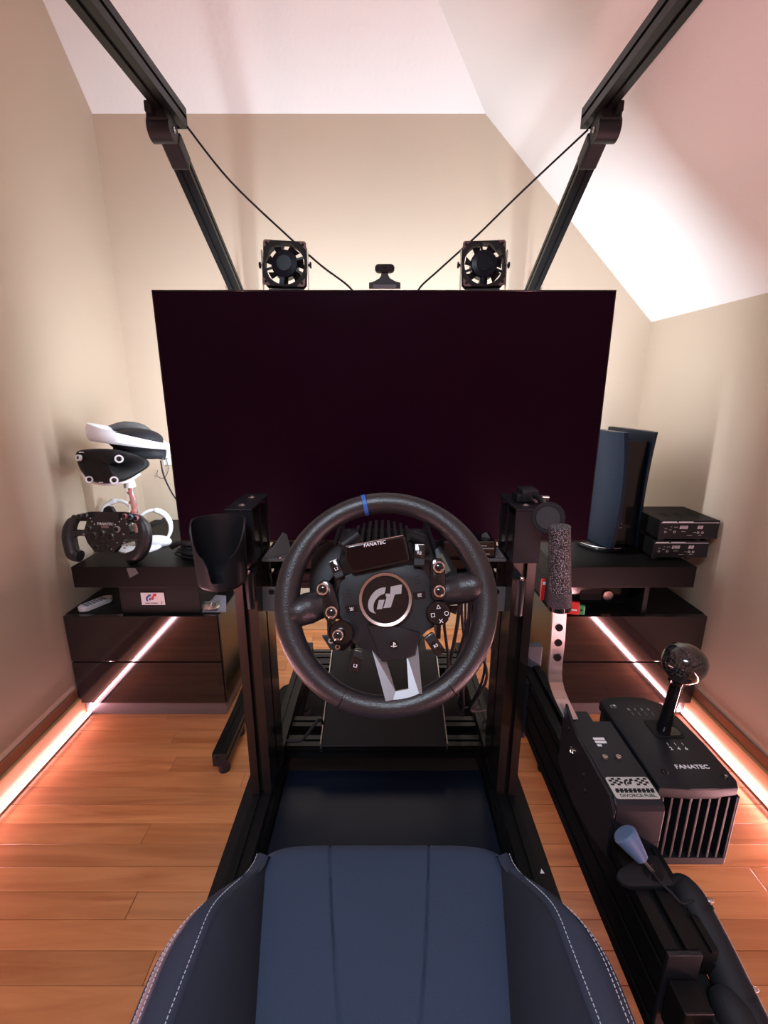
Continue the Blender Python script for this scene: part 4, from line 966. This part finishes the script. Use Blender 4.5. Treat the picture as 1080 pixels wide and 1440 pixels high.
def vring(x, y_, r, sx=1):
    px, py = c5(x, y_); p = at(px, py, depth(px)-.029); nn = (Vector((-.15, 0, H))-p).normalized() if sx == 1 else Vector((-.40, -1, .25)).normalized()
    MB().lathe([(r*.62, -.004), (r*.62, .001), (r, .001), (r, -.008)], p, 28, nn, caps=False).build('tracking_ring', 'white', VR, 40)
    MB().lathe([(r*.6, -.0035), (r*.4, -.0005), (.0001, .0004)], p, 20, nn).build('camera_lens', 'glossp', VR, 50)
vring(524, 332, .0125); vring(482, 512, .0120); vring(272, 506, .0110); vring(176, 322, .0100, .7)
for (x, y_, w_) in ((440, 282, .030), (218, 275, .018), (376, 528, .012)):
    px, py = c5(x, y_); MB().box(at(px, py, depth(px)-.012), (w_, .010, .0022)).build('light_bar', 'white', VR)
# halo band
hb0 = at(184, 622, 1.58); rg = []
for i in range(61):
    a = 2*PI*i/60; cx_, sy_ = math.cos(a), math.sin(a)
    x = hb0.x+.105*cx_; y_ = hb0.y+.085*sy_+.03*cx_; zc = hb0.z+.010-.028*cx_ - .012*sy_; hh = .020-.009*cx_
    nx, ny = cx_, sy_
    rg.append([(x+nx*.004, y_+ny*.004, zc+hh), (x+nx*.010, y_+ny*.010, zc+hh*.4), (x+nx*.010, y_+ny*.010, zc-hh*.6), (x+nx*.002, y_+ny*.002, zc-hh), (x-nx*.008, y_-ny*.008, zc-hh*.8), (x-nx*.008, y_-ny*.008, zc+hh*.8)])
MB().loft(rg).build('halo_band', 'white', VR, 45)
MB().tube([at(150, 604, 1.62), at(175, 599, 1.62), at(200, 603, 1.63), at(218, 616, 1.64)], [.010, .016, .016, .010], 12, sub=4).build('forehead_pad', 'padw', VR, 60)
MB().tube([at(160, 630, 1.56), at(190, 636, 1.58), at(215, 636, 1.60), at(228, 638, 1.62)], [.014, .022, .024, .018], 14, sub=4).build('light_shield', 'rub', VR, 60)
MB().tube([at(218, 620, 1.62), at(228, 632, 1.62), at(227, 645, 1.62)], .013, 12, sub=4).build('rear_cap', 'plas', VR, 60)
tag(MB().tube([at(226, 648, 1.62), at(230, 668, 1.64), at(240, 690, 1.68), at(255, 715, 1.70), at(265, 745, 1.70)], .0028, 8, sub=6).build('cable', 'rub', None, 60), 'thin grey cable hanging from the white headset toward the television corner', 'cable')
MB().ball((hb0.x+.012, hb0.y+.012, hb0.z+.006), .09, (.98, .80, .44)).build('inner_padding', 'rub', VR, 60)
# wall outlet and plug
t = thing('wall_outlet', 'white plug in a small wall outlet between headset and television', 'outlet', (at(236, 640, 1.99).x, 1.99, at(236, 640, 1.99).z))
p = at(237, 640, 1.995)
MB().box((p.x, 1.996, p.z), (.05, .008, .085), .002).build('plate', 'white', t); MB().box((p.x-.004, 1.982, p.z+.006), (.03, .018, .034), .004).build('plug', 'white', t)
tag(MB().tube([(p.x, 1.970, p.z-.01), (p.x+.005, 1.965, p.z-.06), (p.x-.02, 1.965, p.z-.095), (p.x-.045, 1.965, p.z-.085), (p.x-.04, 1.965, p.z-.06)], .0018, 8, sub=6).build('cable', 'grey', None, 60), 'thin looped wire hanging from the white wall plug', 'cable')
# motion controllers
def controller(px, py, Y, label, mir=1, rot=0):
    c = at(px, py, Y); t = thing('motion_controller', label, 'controller', (c.x, Y, .561))
    f_ = frame(c, (math.cos(rot), math.sin(rot)*.4, 0), (0, .25, 1)); R = .062
    pts = [(R*math.cos(a)*mir, R*math.sin(a), 0) for a in [math.radians(-55+i*9) for i in range(33)]]
    MB(f_).tube(pts, [.0035+.006*abs(math.sin(i/32*PI)) * (1.2 if i < 16 else .5) for i in range(33)], 10, sub=2).build('tracking_loop', 'white', t, 60)
    MB(f_).tube([(-.050*mir, .012, .0), (-.040*mir, -.02, .012), (-.028*mir, -.055, .02)], [.014, .017, .015], 14, sub=5).build('grip', 'rub', t, 60)
    MB(f_).tube([(-.03*mir, .005, .01), (.0, .008, .012), (.03*mir, .022, .006), (.045*mir, .040, 0)], [.010, .006, .006, .004], 10, sub=4).build('inner_arm', 'matte', t, 60)
    MB(f_).ball((.012*mir, -.050, .005), .040, (1.35, .60, .85)).build('lower_shell', 'white', t, 60)
controller(216, 742, 1.60, 'white looped motion controller with black grip right of the formula wheel')
controller(166, 728, 1.64, 'second white motion controller, only its rounded top showing behind the formula wheel', -1)
# coil of black cable on the left shelf
t = thing('cable_bundle', 'folded bundle of black cables on the left shelf behind the cup holder', 'cable bundle', (-.58, 1.47, .561))
random.seed(3)
for k in range(11):
    z = .566+.0048*k; cx0 = -.595+random.uniform(-.01, .01); cy0 = 1.475+random.uniform(-.01, .01); rx = .085+random.uniform(-.015, .012); ry = .045+random.uniform(-.012, .012); ph = random.uniform(0, 6)
    MB().tube([(cx0+rx*math.cos(a), cy0+ry*math.sin(a), z+.003*math.sin(2*a+ph)) for a in [i*PI/12 for i in range(24)]], .0036, 7, closed=True).build('cable_loop', 'rub', t, 60)
MB().tube([(-.70, 1.45, .60), (-.66, 1.44, .618), (-.60, 1.445, .610), (-.53, 1.45, .612)], .0095, 10, sub=4).build('tie_strap', 'rub', t, 60)
for x_ in (-.60, -.575, -.55): MB().ball((x_, 1.415, .600), .003, (1.6, .6, .8)).build('buckle', 'print', t)
# triangular scrap on the shelf edge
p = frame((at(187, 805, 1.3675).x, 1.3675, at(187, 805, 1.3675).z), (1, 0, 0), (0, 0, 1))
t = tag(MB(p).prism([(x*.0019, y_*.0019) for x, y_ in ((-9.5, 8), (-6.5, -10), (9.5, -1), (5.5, 7.5), (-1, 8))], 0, .0012).build('sticker', 'padw'), 'torn grey triangular sticker on the left shelf front edge', 'sticker')
# card with game logo
t = thing('logo_card', 'small white card with a blue and red logo under the left shelf', 'card', (-.74, 1.395, .386))
cc_ = at(214, 843, 1.393); cf = frame((cc_.x, 1.3985, cc_.z), (1, 0, 0), (0, 0, 1))
MB(cf).prism([(-.038, -.0215), (.038, -.0215), (.038, .0215), (-.038, .0215)], 0, .0012).build('card', 'white', t)
gf2 = cf @ Matrix.Translation((-.004, .0055, .0014)); pls = gt_polys(); 
for pl_, m_ in zip(pls, ('navy', 'navy', 'red')): MB(gf2).prism([(x*.0185, y_*.0175) for x, y_ in pl_], 0, .0004).build('emblem', m_, t)
text('7', cf @ Matrix.Translation((.027, -.0145, .0014)), .013, 'matte', parent=t); text('GRAN TURISMO', cf @ Matrix.Translation((-.006, -.0155, .0014)), .0052, 'matte', parent=t, sx=1.1)
# remote
t = thing('remote_control', 'slim white remote control lying on the left cabinet by the wall', 'remote', (-.97, 1.47, .3845))
ra, rb = atz(112, 860, .386), atz(157, 842, .386); ra.z = rb.z = .3845; dr = (rb-ra); L_ = dr.length
rf = frame((ra+rb)/2, dr, (-dr.y, dr.x, 0), (0, 0, 1))
rf = frame((ra+rb)/2, dr, Vector((0, 0, 1)).cross(dr), Vector((0, 0, 1)))
MB(rf).prism(rrect(L_, .040, .016), .0002, .015, .003).build('body', 'white', t, 40)
for i in range(6):
    for j in range(3): MB(rf).box((-L_*.30+i*L_*.11, (j-1)*.0105, .0158), (.009, .0062, .0014), .0005).build('button', 'grey' if (i+j) % 3 else 'bluegrey', t)
# toy car blister
t = thing('blister_pack', 'clear blister pack with a small silver toy car on the left cabinet', 'toy pack', (-.57, 1.42, .386))
cards = [atz(262, 861, .386), atz(318, 861, .386), atz(318, 838, .386), atz(287, 836, .386)]
MB().prism([(p.x, p.y) for p in cards], .3855, .387, 0).build('backing_card', mat('lilac_card', (.30, .28, .36), .4), t)
q = atz(294, 854, .395); MB().box((q.x, q.y, .4005), (.068, .034, .024), .008).build('blister', 'acryl', t, 40)
b = MB(); b.box((q.x, q.y, .396), (.050, .020, .008), .003); b.box((q.x-.003, q.y, .402), (.026, .017, .007), .003); b.build('toy_car', 'chrome', t, 40)
q2 = atz(292, 842, .3873); gt_logo(frame((q2.x-.0, q2.y, .3873), (1, 0, 0), (0, 1, 0)), .017, ['matte'], t, .0003)
# ================================================================== LOOSE CABLES
random.seed(11)
for k in range(10):
    x0 = .215+random.uniform(-.035, .03); y0 = 1.02+random.uniform(-.02, .1); 
    pts = [(x0, y0, .70), (x0+random.uniform(-.03, .02), y0+.02, .55), (x0+random.uniform(-.02, .03), y0+.03, .40), (x0+random.uniform(-.03, .02), y0+.06, .28), (x0+random.uniform(-.01, .05), y0+.12, .23)]
    tag(MB().tube(pts, random.uniform(.003, .005), 8, sub=6).build('cable', 'rub', None, 60), 'black cable hanging among others inside the right upright', 'cable', 'cables beside the right upright')
def cab(pts, r, label): tag(MB().tube(pts, r, 8, sub=6).build('cable', 'rub', None, 60), label, 'cable')
cab([(-.25, .99, .24), (-.21, 1.0, .235), (-.17, 1.03, .27), (-.165, 1.06, .235)], .004, 'short black cable curling over the left floor rail at the heel plate')
cab([(.33, 1.22, .25), (.35, 1.17, .26), (.31, 1.10, .24), (.27, 1.08, .215)], .006, 'black cable looping over the right floor rail beyond the upright')
cab([(-.235, .95, .72), (-.20, .98, .64), (-.215, 1.02, .56), (-.23, 1.05, .47)], .007, 'black hose running down inside the left upright')
cab([(.235, .95, .70), (.20, .98, .64), (.235, 1.0, .58), (.245, .96, .52)], .006, 'black hose looping inside the right upright under the bracket')
